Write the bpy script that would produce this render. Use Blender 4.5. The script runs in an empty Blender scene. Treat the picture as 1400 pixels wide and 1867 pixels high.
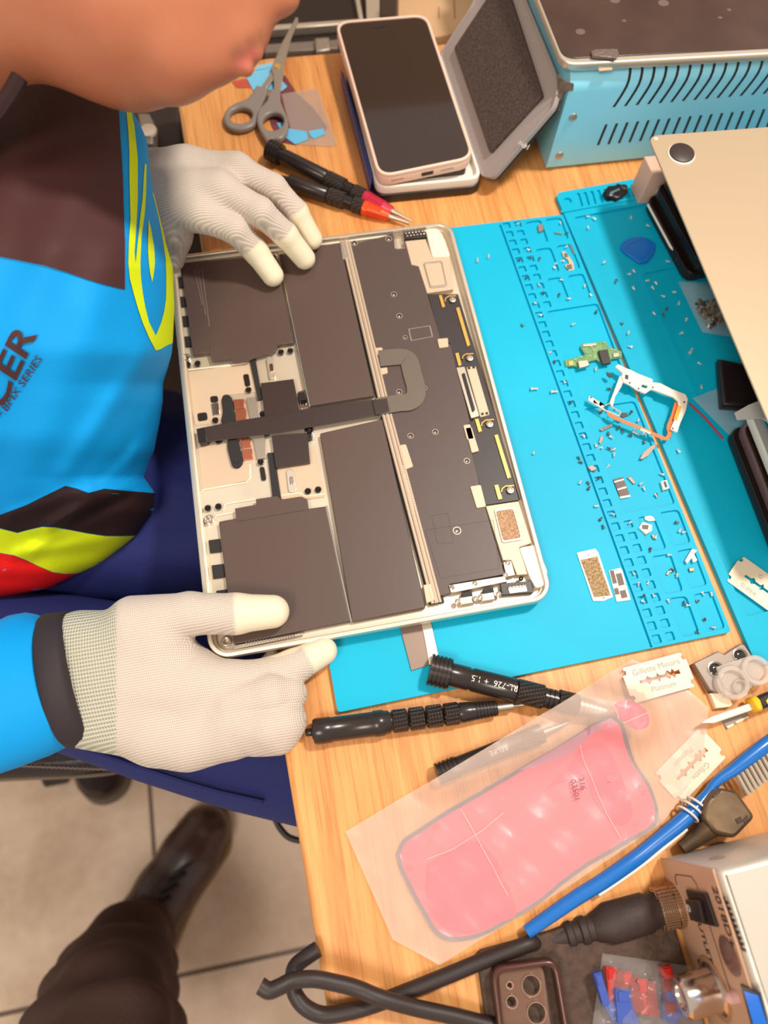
import bpy, bmesh, math, random
import numpy as np
from mathutils import Vector as V, Matrix
random.seed(7)
scn = bpy.context.scene
C = scn.collection

# ------------------------------------------------------------------ camera
FPX = 1340.0
RW = Matrix(((0.982676, -0.182957, 0.029556), (0.160516, 0.919929, 0.357722), (-0.092638, -0.346781, 0.93336)))
CAM = V((-0.0316, -0.24241, 0.46524))
cd = bpy.data.cameras.new('camera')
cam = bpy.data.objects.new('camera', cd); C.objects.link(cam)
cd.sensor_fit = 'HORIZONTAL'; cd.sensor_width = 36.0; cd.lens = FPX/1400*36
cd.clip_start = 0.01; cd.clip_end = 20
cam.matrix_world = Matrix.Translation(CAM) @ RW.transposed().to_4x4()
cd.dof.use_dof = True; cd.dof.focus_distance = 0.465; cd.dof.aperture_fstop = 7.0
scn.camera = cam

# ------------------------------------------------------------------ world, lights, exposure
w = bpy.data.worlds.new('world'); scn.world = w; w.use_nodes = True
bg = w.node_tree.nodes['Background']; bg.inputs[0].default_value = (1.0, 0.87, 0.76, 1); bg.inputs[1].default_value = 0.66
def area(name, loc, aim, size, energy, col):
    l = bpy.data.lights.new(name, 'AREA'); l.shape = 'DISK'; l.size = size; l.energy = energy; l.color = col
    o = bpy.data.objects.new(name, l); C.objects.link(o); o.location = loc
    o.rotation_euler = (V(aim)-V(loc)).to_track_quat('-Z', 'Y').to_euler()
    return o
area("ceiling_lamp_light", (0.58, 0.15, 1.22), (0.06, 0.0, 0.0), 0.14, 14.0, (1.0, 0.93, 0.84))
area("fill_light", (-0.55, -0.75, 1.4), (-0.1, 0.0, -0.1), 0.5, 12.0, (1.0, 0.88, 0.76))  # added fill with no known source, brightens the left side
scn.view_settings.view_transform = 'Standard'
scn.view_settings.look = 'None'
scn.view_settings.exposure = 0.10
scn.view_settings.gamma = 1.0
scn.view_settings.use_curve_mapping = False

# ------------------------------------------------------------------ pixel -> place in the room
def ray(px, py): return RW.transposed() @ V(((px-700)/FPX, -(py-933.5)/FPX, -1.0))
def P(px, py, z=0.0):
    d = ray(px, py); return CAM + d*((z-CAM.z)/d.z)
def Pp(px, py, o, n):
    d = ray(px, py); return CAM + d*((o-CAM).dot(n)/d.dot(n))
def SC(p): return (RW @ (p-CAM)).z / -FPX       # metres per pixel at a point
def Z(ox, oy, s): return lambda *a: [(ox+a[i]/s, oy+a[i+1]/s) for i in range(0, len(a), 2)]
ZA = Z(300, 400, 3.5); ZB = Z(620, 400, 3.5); ZC = Z(300, 800, 3.5); ZD = Z(620, 780, 3.3333)
ZE = Z(880, 330, 2.6923); ZF = Z(980, 620, 4.375); ZG = Z(1000, 900, 3.5); ZH = Z(400, 0, 3.5)
ZI = Z(780, 0, 2.2581); ZJ = Z(0, 0, 2.5); ZK = Z(0, 500, 3.1125); ZM = Z(1000, 1250, 3.0259)
ZN = Z(620, 1200, 2.1875); ZO = Z(540, 1130, 2.5); ZQ = Z(0, 1040, 2.1875); ZR = Z(250, 230, 3.784)
ZS = Z(460, 1640, 1.4894); ZT = Z(1160, 200, 2.3333); ZU = Z(0, 1340, 2.3333)
def W2(pts, z): return [P(x, y, z).xy for x, y in pts]

# ------------------------------------------------------------------ materials
def lin(c): return tuple(((v/255)/12.92 if v/255 <= .04045 else ((v/255+.055)/1.055)**2.4) for v in c)+(1,)
MATS = {}
def mat(name, rgb, rough=.5, metal=0, bump=None, var=None, alpha=1, trans=0, sheen=0, spec=.5, emit=None, coat=0, sss=0):
    if name in MATS: return MATS[name]
    m = bpy.data.materials.new(name); m.use_nodes = True; nt = m.node_tree; b = nt.nodes['Principled BSDF']
    b.inputs['Base Color'].default_value = lin(rgb); b.inputs['Roughness'].default_value = rough
    b.inputs['Metallic'].default_value = metal; b.inputs['Alpha'].default_value = alpha
    b.inputs['Transmission Weight'].default_value = trans; b.inputs['Specular IOR Level'].default_value = spec
    b.inputs['Coat Weight'].default_value = coat; b.inputs['Sheen Weight'].default_value = sheen
    if sss:
        b.inputs['Subsurface Weight'].default_value = sss; b.inputs['Subsurface Scale'].default_value = .004
        b.inputs['Subsurface Radius'].default_value = (1, .4, .2)
    if emit: b.inputs['Emission Color'].default_value = lin(emit); b.inputs['Emission Strength'].default_value = 1.0
    tc = nt.nodes.new('ShaderNodeTexCoord')
    if var:      # (scale, other colour, stretch, amount)
        mp = nt.nodes.new('ShaderNodeMapping'); mp.inputs['Scale'].default_value = var[2]
        n = nt.nodes.new('ShaderNodeTexNoise'); n.inputs['Scale'].default_value = var[0]; n.inputs['Detail'].default_value = 4
        r = nt.nodes.new('ShaderNodeValToRGB'); r.color_ramp.elements[0].position = .35; r.color_ramp.elements[1].position = .68
        r.color_ramp.elements[0].color = lin(rgb); r.color_ramp.elements[1].color = lin(var[1])
        nt.links.new(tc.outputs['Object'], mp.inputs[0]); nt.links.new(mp.outputs[0], n.inputs['Vector'])
        nt.links.new(n.outputs['Fac'], r.inputs[0]); nt.links.new(r.outputs[0], b.inputs['Base Color'])
    if bump:     # (kind, scale, strength, distance)
        k, s, st, ds = bump
        bp = nt.nodes.new('ShaderNodeBump'); bp.inputs['Strength'].default_value = st; bp.inputs['Distance'].default_value = ds
        if k == 'noise':
            n = nt.nodes.new('ShaderNodeTexNoise'); n.inputs['Scale'].default_value = s; n.inputs['Detail'].default_value = 3
            nt.links.new(tc.outputs['Object'], n.inputs['Vector']); nt.links.new(n.outputs['Fac'], bp.inputs['Height'])
        elif k == 'knit':    # rows of small loops; scale = loops per metre, darker between the loops
            sep = nt.nodes.new('ShaderNodeSeparateXYZ'); nt.links.new(tc.outputs['Object'], sep.inputs[0])
            def sn(sock, sc_, add=None):
                mu = nt.nodes.new('ShaderNodeMath'); mu.operation = 'MULTIPLY'; mu.inputs[1].default_value = sc_*6.283
                nt.links.new(sock, mu.inputs[0]); s_ = mu.outputs[0]
                if add is not None:
                    ad = nt.nodes.new('ShaderNodeMath'); nt.links.new(s_, ad.inputs[0]); nt.links.new(add, ad.inputs[1]); s_ = ad.outputs[0]
                si = nt.nodes.new('ShaderNodeMath'); si.operation = 'SINE'; nt.links.new(s_, si.inputs[0]); return si.outputs[0]
            zz = nt.nodes.new('ShaderNodeMath'); zz.operation = 'MULTIPLY'; zz.inputs[1].default_value = s*1.2
            nt.links.new(sep.outputs[2], zz.inputs[0])
            a = sn(sep.outputs[0], s, zz.outputs[0]); c_ = sn(sep.outputs[1], s*.75)
            mm = nt.nodes.new('ShaderNodeMath'); mm.operation = 'MAXIMUM'; nt.links.new(a, mm.inputs[0]); nt.links.new(c_, mm.inputs[1])
            nt.links.new(mm.outputs[0], bp.inputs['Height'])
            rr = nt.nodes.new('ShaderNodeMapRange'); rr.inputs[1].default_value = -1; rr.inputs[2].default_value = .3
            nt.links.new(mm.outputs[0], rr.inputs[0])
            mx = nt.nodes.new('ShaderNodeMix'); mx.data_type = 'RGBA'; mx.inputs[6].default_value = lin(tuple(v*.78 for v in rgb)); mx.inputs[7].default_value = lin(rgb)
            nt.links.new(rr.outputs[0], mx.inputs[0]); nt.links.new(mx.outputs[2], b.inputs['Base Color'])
        nt.links.new(bp.outputs[0], b.inputs['Normal'])
    MATS[name] = m; return m

def wood_mat():
    m = bpy.data.materials.new('table_wood'); m.use_nodes = True; nt = m.node_tree; b = nt.nodes['Principled BSDF']
    tc = nt.nodes.new('ShaderNodeTexCoord')
    def noise(scale, st, det=5, rough=.6):
        mp = nt.nodes.new('ShaderNodeMapping'); mp.inputs['Scale'].default_value = st
        n = nt.nodes.new('ShaderNodeTexNoise'); n.inputs['Scale'].default_value = scale; n.inputs['Detail'].default_value = det; n.inputs['Roughness'].default_value = rough
        nt.links.new(tc.outputs['Object'], mp.inputs[0]); nt.links.new(mp.outputs[0], n.inputs['Vector']); return n.outputs['Fac']
    g = noise(14, (9, .45, 1)); f = noise(70, (9, .3, 1), 3); big = noise(3, (3, .6, 1), 2)
    r1 = nt.nodes.new('ShaderNodeValToRGB'); e = r1.color_ramp.elements
    e[0].position = .25; e[0].color = lin((206, 132, 68)); e[1].position = .75; e[1].color = lin((238, 176, 106))
    x = r1.color_ramp.elements.new(.5); x.color = lin((228, 158, 90))
    nt.links.new(g, r1.inputs[0])
    mx = nt.nodes.new('ShaderNodeMix'); mx.data_type = 'RGBA'; mx.blend_type = 'MULTIPLY'; mx.inputs[0].default_value = .5
    r2 = nt.nodes.new('ShaderNodeValToRGB'); r2.color_ramp.elements[0].position = .36; r2.color_ramp.elements[0].color = (.62, .5, .4, 1)
    r2.color_ramp.elements[1].position = .5; r2.color_ramp.elements[1].color = (1, 1, 1, 1)
    nt.links.new(f, r2.inputs[0]); nt.links.new(r1.outputs[0], mx.inputs[6]); nt.links.new(r2.outputs[0], mx.inputs[7])
    m2 = nt.nodes.new('ShaderNodeMix'); m2.data_type = 'RGBA'; m2.blend_type = 'MULTIPLY'; m2.inputs[0].default_value = .35
    r3 = nt.nodes.new('ShaderNodeValToRGB'); r3.color_ramp.elements[0].color = (.75, .65, .55, 1); r3.color_ramp.elements[0].position = .3
    r3.color_ramp.elements[1].position = .6
    nt.links.new(big, r3.inputs[0]); nt.links.new(mx.outputs[2], m2.inputs[6]); nt.links.new(r3.outputs[0], m2.inputs[7])
    nt.links.new(m2.outputs[2], b.inputs['Base Color']); b.inputs['Roughness'].default_value = .42
    bp = nt.nodes.new('ShaderNodeBump'); bp.inputs['Strength'].default_value = .15; bp.inputs['Distance'].default_value = .0005
    nt.links.new(f, bp.inputs['Height']); nt.links.new(bp.outputs[0], b.inputs['Normal'])
    return m
def floor_mat():
    m = bpy.data.materials.new('floor_tiles'); m.use_nodes = True; nt = m.node_tree; b = nt.nodes['Principled BSDF']
    tc = nt.nodes.new('ShaderNodeTexCoord'); mp = nt.nodes.new('ShaderNodeMapping')
    fa, fb, fc = P(265, 1420, -.75), P(287, 1540, -.75), P(0, 1850, -.75); mp.inputs['Location'].default_value = (-(fa.x+fb.x)/2, -fc.y, 0)
    br = nt.nodes.new('ShaderNodeTexBrick'); br.offset = 0; br.inputs['Scale'].default_value = 1
    br.inputs['Brick Width'].default_value = .6; br.inputs['Row Height'].default_value = .6; br.inputs['Mortar Size'].default_value = .004
    br.inputs['Mortar Smooth'].default_value = .4
    n = nt.nodes.new('ShaderNodeTexNoise'); n.inputs['Scale'].default_value = 9; n.inputs['Detail'].default_value = 8
    n2 = nt.nodes.new('ShaderNodeTexNoise'); n2.inputs['Scale'].default_value = 60; n2.inputs['Detail'].default_value = 4
    r = nt.nodes.new('ShaderNodeValToRGB'); r.color_ramp.elements[0].color = lin((196, 168, 142)); r.color_ramp.elements[1].color = lin((226, 202, 176))
    r.color_ramp.elements[0].position = .35; r.color_ramp.elements[1].position = .68
    ad = nt.nodes.new('ShaderNodeMath'); ad.operation = 'MULTIPLY_ADD'; ad.inputs[1].default_value = .25
    nt.links.new(tc.outputs['Object'], mp.inputs[0]); nt.links.new(mp.outputs[0], br.inputs['Vector'])
    nt.links.new(tc.outputs['Object'], n.inputs['Vector']); nt.links.new(tc.outputs['Object'], n2.inputs['Vector'])
    nt.links.new(n2.outputs['Fac'], ad.inputs[0]); nt.links.new(n.outputs['Fac'], ad.inputs[2])
    sb = nt.nodes.new('ShaderNodeMath'); sb.operation = 'SUBTRACT'; sb.inputs[1].default_value = .12
    nt.links.new(ad.outputs[0], sb.inputs[0]); nt.links.new(sb.outputs[0], r.inputs[0])
    nt.links.new(r.outputs[0], br.inputs['Color1']); nt.links.new(r.outputs[0], br.inputs['Color2'])
    br.inputs['Mortar'].default_value = lin((92, 70, 54))
    nt.links.new(br.outputs['Color'], b.inputs['Base Color']); b.inputs['Roughness'].default_value = .45
    return m

# ------------------------------------------------------------------ mesh builder
class G:
    def __init__(s, m=None): s.v = []; s.f = []; s.fm = []; s.ms = []; s.cur = 0; (m and s.m(m))
    def m(s, m):
        if m not in s.ms: s.ms.append(m)
        s.cur = s.ms.index(m); return s
    def add(s, vs, fs):
        k = len(s.v); s.v += [V(x) for x in vs]; s.f += [tuple(i+k for i in f) for f in fs]; s.fm += [s.cur]*len(fs); return s
    def box(s, c, d, rz=0, M=None):
        R = M or Matrix.Rotation(rz, 3, 'Z'); c = V(c)
        vs = [c + R @ V((x*d[0]/2, y*d[1]/2, z*d[2]/2)) for x in (-1, 1) for y in (-1, 1) for z in (-1, 1)]
        return s.add(vs, [(0, 1, 3, 2), (4, 6, 7, 5), (0, 4, 5, 1), (2, 3, 7, 6), (0, 2, 6, 4), (1, 5, 7, 3)])
    def shape(s, loops, z0, z1, bevel=0, M=None):
        """filled 2-D outline (with holes) extruded from z0 to z1"""
        cu = bpy.data.curves.new('t', 'CURVE'); cu.dimensions = '2D'; cu.fill_mode = 'BOTH'
        if loops and not hasattr(loops[0][0], '__len__'): loops = [loops]
        for lp in loops:
            sp = cu.splines.new('POLY'); sp.points.add(len(lp)-1); sp.use_cyclic_u = True
            for q, p in zip(sp.points, lp): q.co = (p[0], p[1], 0, 1)
        h = (z1-z0)/2; cu.extrude = max(h-bevel, 0)
        if bevel: cu.bevel_depth = bevel; cu.offset = -bevel; cu.bevel_resolution = 2
        s.fromcurve(cu, Matrix.Translation((0, 0, (z0+z1)/2)) if M is None else M @ Matrix.Translation((0, 0, (z0+z1)/2)))
        return s
    def fromcurve(s, cu, M):
        o = bpy.data.objects.new('t', cu); C.objects.link(o)
        dg = bpy.context.evaluated_depsgraph_get(); dg.update()
        e = o.evaluated_get(dg); me = e.to_mesh()
        s.add([M @ x.co for x in me.vertices], [tuple(p.vertices) for p in me.polygons])
        e.to_mesh_clear(); C.objects.unlink(o); bpy.data.objects.remove(o)
    def px(s, pts, z0, z1, bevel=0, holes=()):
        return s.shape([W2(pts, z1)]+[W2(h, z1) for h in holes], z0, z1, bevel)
    def text(s, t, M, size, ext=.00015):
        cu = bpy.data.curves.new('t', 'FONT'); cu.body = t; cu.size = size; cu.extrude = ext; cu.align_x = 'CENTER'; cu.align_y = 'CENTER'; cu.resolution_u = 3
        s.fromcurve(cu, M); return s
    def tube(s, pts, r, seg=12, cap=True, flat=1.0):
        pts = [V(p) for p in pts]; n = len(pts); rr = r if hasattr(r, '__len__') else [r]*n
        t0 = (pts[1]-pts[0]).normalized(); up = V((0, 0, 1)) if abs(t0.z) < .9 else V((1, 0, 0)); vs = []
        sd = t0.cross(up).normalized()
        for i in range(n):
            t = (pts[min(i+1, n-1)]-pts[max(i-1, 0)]).normalized()
            sd = (sd - t*sd.dot(t)).normalized(); u = sd.cross(t)
            for k in range(seg):
                a = 2*math.pi*k/seg; vs.append(pts[i]+sd*math.cos(a)*rr[i]+u*math.sin(a)*rr[i]*flat)
        fs = [(i*seg+k, i*seg+(k+1) % seg, (i+1)*seg+(k+1) % seg, (i+1)*seg+k) for i in range(n-1) for k in range(seg)]
        if cap: fs += [tuple(range(seg-1, -1, -1)), tuple((n-1)*seg+k for k in range(seg))]
        return s.add(vs, fs)
    def lathe(s, prof, a, b, seg=24):
        """profile of (distance along a->b, radius)"""
        a = V(a); d = (V(b)-a).normalized(); 
        up = V((0, 0, 1)) if abs(d.z) < .9 else V((1, 0, 0)); sd = d.cross(up).normalized(); u = sd.cross(d); vs = []
        for t, r in prof:
            for k in range(seg):
                q = 2*math.pi*k/seg; vs.append(a+d*t+sd*math.cos(q)*r+u*math.sin(q)*r)
        n = len(prof)
        fs = [(i*seg+k, i*seg+(k+1) % seg, (i+1)*seg+(k+1) % seg, (i+1)*seg+k) for i in range(n-1) for k in range(seg)]
        fs += [tuple(range(seg-1, -1, -1)), tuple((n-1)*seg+k for k in range(seg))]
        return s.add(vs, fs)
    def loft(s, loops, cap0=True, cap1=True):
        n = len(loops[0]); k = len(loops); vs = [p for l in loops for p in l]
        fs = [(i*n+j, i*n+(j+1) % n, (i+1)*n+(j+1) % n, (i+1)*n+j) for i in range(k-1) for j in range(n)]
        if cap0: fs.append(tuple(range(n-1, -1, -1)))
        if cap1: fs.append(tuple((k-1)*n+j for j in range(n)))
        return s.add(vs, fs)
    def ball(s, c, r, seg=14, rings=8, M=None):
        r = r if hasattr(r, '__len__') else (r, r, r); c = V(c); vs = []; M = M or Matrix.Identity(3)
        for i in range(1, rings):
            a = math.pi*i/rings
            for k in range(seg):
                b = 2*math.pi*k/seg; vs.append(c+M @ V((r[0]*math.sin(a)*math.cos(b), r[1]*math.sin(a)*math.sin(b), r[2]*math.cos(a))))
        vs += [c+M @ V((0, 0, r[2])), c-M @ V((0, 0, r[2]))]; nn = (rings-1)*seg
        fs = [(i*seg+k, (i+1)*seg+k, (i+1)*seg+(k+1) % seg, i*seg+(k+1) % seg) for i in range(rings-2) for k in range(seg)]
        fs += [(nn, k, (k+1) % seg) for k in range(seg)] + [(nn+1, (rings-2)*seg+(k+1) % seg, (rings-2)*seg+k) for k in range(seg)]
        return s.add(vs, fs)
    def build(s, name, parent=None, angle=35, keep=False):
        me = bpy.data.meshes.new(name); o = bpy.data.objects.new(name, me)
        if parent is not None: off = wloc(parent); o.parent = parent
        elif keep: off = V((0, 0, 0))
        else:
            xs = [p.x for p in s.v]; ys = [p.y for p in s.v]; zs = [p.z for p in s.v]
            off = V(((min(xs)+max(xs))/2, (min(ys)+max(ys))/2, min(zs))); o.location = off
        me.from_pydata([tuple(p-off) for p in s.v], [], s.f)
        for m in s.ms: me.materials.append(m)
        for p, k in zip(me.polygons, s.fm): p.material_index = k; p.use_smooth = True
        me.validate(); me.update()
        bm = bmesh.new(); bm.from_mesh(me); bmesh.ops.recalc_face_normals(bm, faces=bm.faces); bm.to_mesh(me); bm.free()
        me.set_sharp_from_angle(angle=math.radians(angle))
        C.objects.link(o); return o
def wloc(o):
    p = V(o.location)
    while o.parent: o = o.parent; p += V(o.location)
    return p
def tag(o, label, cat, group=None):
    o['label'] = label; o['category'] = cat
    if group: o['group'] = group
    return o
def thing(name, label, cat, loc=(0, 0, 0), group=None):
    o = bpy.data.objects.new(name, None); o.empty_display_size = .01; C.objects.link(o); o.location = loc
    return tag(o, label, cat, group)
def struct(o): o['kind'] = 'structure'; return o
def copytree(root, loc=None, rot=None, label=None, group=None):
    r = root.copy(); C.objects.link(r)
    if loc is not None: r.location = loc
    if rot is not None: r.rotation_euler = rot
    if label: r['label'] = label
    if group: r['group'] = group
    for ch in list(root.children):
        c = ch.copy(); C.objects.link(c); c.parent = r
        for g in list(ch.children):
            d = g.copy(); C.objects.link(d); d.parent = c
    return r
def rrect(cx, cy, w, h, r, n=6, rot=0):
    pts = []; ca, sa = math.cos(rot), math.sin(rot)
    for sx, sy, a0 in ((1, 1, 0), (-1, 1, 90), (-1, -1, 180), (1, -1, 270)):
        for i in range(n+1):
            a = math.radians(a0+90*i/n); x = sx*(w/2-r)+r*math.cos(a); y = sy*(h/2-r)+r*math.sin(a)
            pts.append((cx+x*ca-y*sa, cy+x*sa+y*ca))
    return pts
def rquad(q, r, n=4):
    """rounded polygon in any 2-D units"""
    out = []; k = len(q)
    for i in range(k):
        p = V(q[i]); a = (V(q[i-1])-p); b = (V(q[(i+1) % k])-p); ra = min(r, a.length*.45, b.length*.45)
        A = p+a.normalized()*ra; B = p+b.normalized()*ra
        for j in range(n+1):
            t = j/n; out.append(tuple((1-t)*(1-t)*A+2*t*(1-t)*p+t*t*B))
    return out
def circ(c, r, n=16): return [(c[0]+r*math.cos(2*math.pi*i/n), c[1]+r*math.sin(2*math.pi*i/n)) for i in range(n)]
def spline(pts, n=8):
    """Catmull-Rom through tuples of any length"""
    P_ = [np.array(p, float) for p in pts]; P_ = [2*P_[0]-P_[1]]+P_+[2*P_[-1]-P_[-2]]; out = []
    for i in range(1, len(P_)-2):
        for j in range(n):
            t = j/n; a, b, c, d = P_[i-1:i+3]
            out.append(.5*((2*b)+(-a+c)*t+(2*a-5*b+4*c-d)*t*t+(-a+3*b-3*c+d)*t**3))
    out.append(P_[-2]); return out

# organic solids: smooth union of tapered capsules, meshed on a grid (surface nets)
def sdf_field(bones, k):
    A = np.array([b[0] for b in bones], float); B = np.array([b[1] for b in bones], float)
    ra = np.array([b[2] for b in bones]); rb = np.array([b[3] for b in bones]); fl = [b[4] if len(b) > 4 else k for b in bones]
    def f(p):
        d = None
        for i in range(len(bones)):
            ab = B[i]-A[i]; L = max((ab**2).sum(), 1e-12); h = np.clip(((p-A[i])@ab)/L, 0, 1)
            di = np.sqrt((((p-A[i])-h[:, None]*ab)**2).sum(1))-(ra[i]+h*(rb[i]-ra[i]))
            if d is None: d = di
            else:
                kk = fl[i]; hh = np.clip(.5+.5*(d-di)/kk, 0, 1); d = d*(1-hh)+di*hh-kk*hh*(1-hh)
        return d
    return f
def surf_net(f, lo, hi, step):
    lo = np.array(lo); n = np.ceil((np.array(hi)-lo)/step).astype(int)+1
    ax = [lo[i]+step*np.arange(n[i]) for i in range(3)]
    X, Y, Z_ = np.meshgrid(*ax, indexing='ij'); pts = np.stack([X.ravel(), Y.ravel(), Z_.ravel()], 1)
    F = np.concatenate([f(c) for c in np.array_split(pts, max(1, len(pts)//400000))]).reshape(n); I = F < 0
    c = sum(I[a:n[0]-1+a, b:n[1]-1+b, d:n[2]-1+d].astype(int) for a in (0, 1) for b in (0, 1) for d in (0, 1))
    act = (c > 0) & (c < 8); idx = -np.ones(act.shape, int); idx[act] = np.arange(act.sum())
    vp = lo+(np.argwhere(act)+.5)*step
    for _ in range(5):
        d = f(vp); e = step*.2
        g = np.stack([(f(vp+np.eye(3)[i]*e)-f(vp-np.eye(3)[i]*e))/(2*e) for i in range(3)], 1)
        g2 = np.maximum((g**2).sum(1), .2); vp = vp-(d/g2)[:, None]*g*.9
    faces = []
    for a in range(3):
        s0 = [slice(None)]*3; s1 = [slice(None)]*3; s0[a] = slice(0, n[a]-1); s1[a] = slice(1, n[a])
        D = I[tuple(s0)] != I[tuple(s1)]; b, c_ = (a+1) % 3, (a+2) % 3
        for e in np.argwhere(D):
            if e[b] == 0 or e[c_] == 0 or e[b] >= n[b]-1 or e[c_] >= n[c_]-1: continue
            q = []
            for db, dc in ((-1, -1), (0, -1), (0, 0), (-1, 0)):
                t = e.copy(); t[b] += db; t[c_] += dc; q.append(int(idx[tuple(t)]))
            if not I[tuple(e)]: q.reverse()
            faces.append(tuple(q))
    return vp, faces
def organic(bones, k, step, pad=.012):
    f = sdf_field(bones, k)
    pts = np.array([list(b[0]) for b in bones]+[list(b[1]) for b in bones]); mr = max(max(b[2], b[3]) for b in bones)
    return surf_net(f, pts.min(0)-mr-pad, pts.max(0)+mr+pad, step)
# ------------------------------------------------------------------ shared materials
M_wood = wood_mat()
M_blk = mat('black_plastic', (34, 28, 27), .35)
M_blkm = mat('black_matte', (30, 25, 25), .6)
M_chrome = mat('polished_steel', (215, 205, 195), .18, 1)
M_steel = mat('brushed_steel', (186, 174, 160), .42, .85, bump=('noise', 900, .1, .0002))
M_alu = mat('silver_aluminium', (226, 214, 196), .36, .75)
M_deck = mat('cream_aluminium', (228, 216, 194), .38, .5, var=(14, (206, 188, 165), (1, 1, 1)))
M_batt = mat('dark_battery_film', (86, 68, 62), .38, 0, bump=('noise', 60, .04, .001))
M_cover = mat('dark_board_film', (80, 64, 60), .45, 0, bump=('noise', 90, .06, .001))
M_board = mat('black_board_film', (50, 42, 42), .45)
M_gold = mat('gold_contact', (226, 180, 96), .35, .6)
M_copper = mat('copper_heat_spreader', (205, 128, 98), .3, .8)
M_white = mat('white_plastic', (232, 226, 214), .4)
M_mat = mat('blue_silicone_mat', (0, 180, 216), .5, 0, bump=('noise', 1500, .12, .0002), var=(7, (0, 170, 206), (1, 1, 1)), spec=.25)
M_mat2 = mat('blue_silicone_mat_deeper', (0, 176, 210), .5, 0, bump=('noise', 1500, .12, .0002), var=(7, (0, 166, 200), (1, 1, 1)), spec=.25)

# ------------------------------------------------------------------ floor and table
g = G(floor_mat()); g.box((0.1, 0.3, -.77), (3.6, 3.6, .04)); struct(g.build('floor', keep=True))
g = G(mat('painted_wall', (196, 170, 140), .8)); g.box((0.1, 2.1, .4), (3.6, .05, 2.4)); struct(g.build('wall_back', keep=True))
tb1, tb2 = P(480, 104).xy, P(1000, 62).xy; dirb = (tb2-tb1).normalized()
sl = (V((-.068, -.353))-V((-.091, .333))); L_ = lambda y: -.091+(y-.333)*sl.x/sl.y
cornr = V((L_(.385), .372)); out = [(L_(-.6), -.6), (1.0, -.6), (1.0, .39), tuple(tb2), tuple(tb1), (L_(.368), .366)]
bench = thing('workbench', 'pale orange oak workbench with straight left edge under all the tools', 'table', (0.3, 0, -.75))
g = G(M_wood); g.shape(rquad(out, .008, 5), -.028, 0, .004); g.build('tabletop', bench)
for x, y in ((.12, .28), (.12, -.5), (.9, .28), (.9, -.5)):
    g = G(M_wood); g.box((x, y, -.389), (.06, .06, .722)); g.build('leg', bench)

# ------------------------------------------------------------------ two silicone mats
def bil(c, u, v):     # c = tl, tr, br, bl
    return tuple((V(c[0])*(1-u)+V(c[1])*u)*(1-v)+(V(c[3])*(1-u)+V(c[2])*u)*v)
MZ = .004
tl = P(812, 413, MZ).xy; tr = P(1026, 391, MZ).xy; br = P(1333, 1152, MZ).xy; bl = P(616, 1299, MZ).xy
left_top = P(604, 1180, MZ).xy; dl = (left_top-bl).normalized(); dt = (tl-tr).normalized()
# intersect the left edge with the top edge (both run under the laptop)
den = dl.x*dt.y-dl.y*dt.x; tt = ((tr.x-bl.x)*dt.y-(tr.y-bl.y)*dt.x)/den; TL = bl+dl*tt
if TL.x > -.02 or TL.x < -.06: TL = V((-.044, tr.y+.003))
smat = thing('repair_mat', 'bright blue silicone mat with part pockets lying under the opened laptop', 'mat', (0.09, -.01, 0))
holes = []
c1 = [ZE(118, 218)[0], ZG(690, 928)[0]]; c2 = [ZE(172, 213)[0], ZG(775, 910)[0]]
a0, a1 = P(*c1[0], MZ).xy, P(*c1[1], MZ).xy; b0, b1 = P(*c2[0], MZ).xy, P(*c2[1], MZ).xy
rot = math.atan2((a1-a0).y, (a1-a0).x)+math.pi/2
for i in range(40):
    c = a0+(a1-a0)*i/39; holes.append(rrect(c.x, c.y, .0056, .0056, .0009, 3, rot))
    if i < 10 or i >= 30:
        c = b0+(b1-b0)*i/39; holes.append(rrect(c.x, c.y, .0056, .0056, .0009, 3, rot))
big = [ZE(208, 202, 285, 190, 325, 300, 243, 312), ZE(306, 187, 385, 178, 425, 285, 345, 297), ZE(258, 335, 335, 325, 380, 445, 300, 458),
       ZE(360, 318, 435, 308, 482, 430, 402, 442), ZE(315, 480, 385, 470, 430, 590, 352, 603), ZE(415, 465, 493, 452, 538, 572, 462, 585),
       ZE(312, 640, 565, 600, 730, 1045, 480, 1085), ZF(365, 548, 775, 485, 1100, 1305, 700, 1380),
       ZG(565, 152, 670, 135, 755, 350, 648, 370), ZG(705, 120, 830, 100, 910, 312, 790, 337), ZG(655, 400, 780, 382, 860, 622, 738, 643),
       ZG(812, 368, 925, 345, 1015, 583, 903, 608), ZG(765, 668, 880, 652, 965, 890, 853, 918), ZG(918, 645, 1040, 620, 1130, 858, 1012, 883)]
for q in big: holes.append(rquad(W2(q, MZ), .003, 4))
gl = [P(*p, MZ).xy for p in ZE(82, 205)+ZG(662, 1000)]; nx = V((.0008, 0))
holes.append([tuple(gl[0]-nx+V((0, -.002))), tuple(gl[0]+nx+V((0, -.002))), tuple(gl[1]+nx+V((0, .002))), tuple(gl[1]-nx+V((0, .002)))])
base = rquad([tuple(TL), tuple(tr), tuple(br), tuple(bl)], .002, 4)
g = G(M_mat); g.shape([base], 0, .0022); g.shape([base]+holes, .0022, .004); g.build('mat_sheet', smat)
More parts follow.
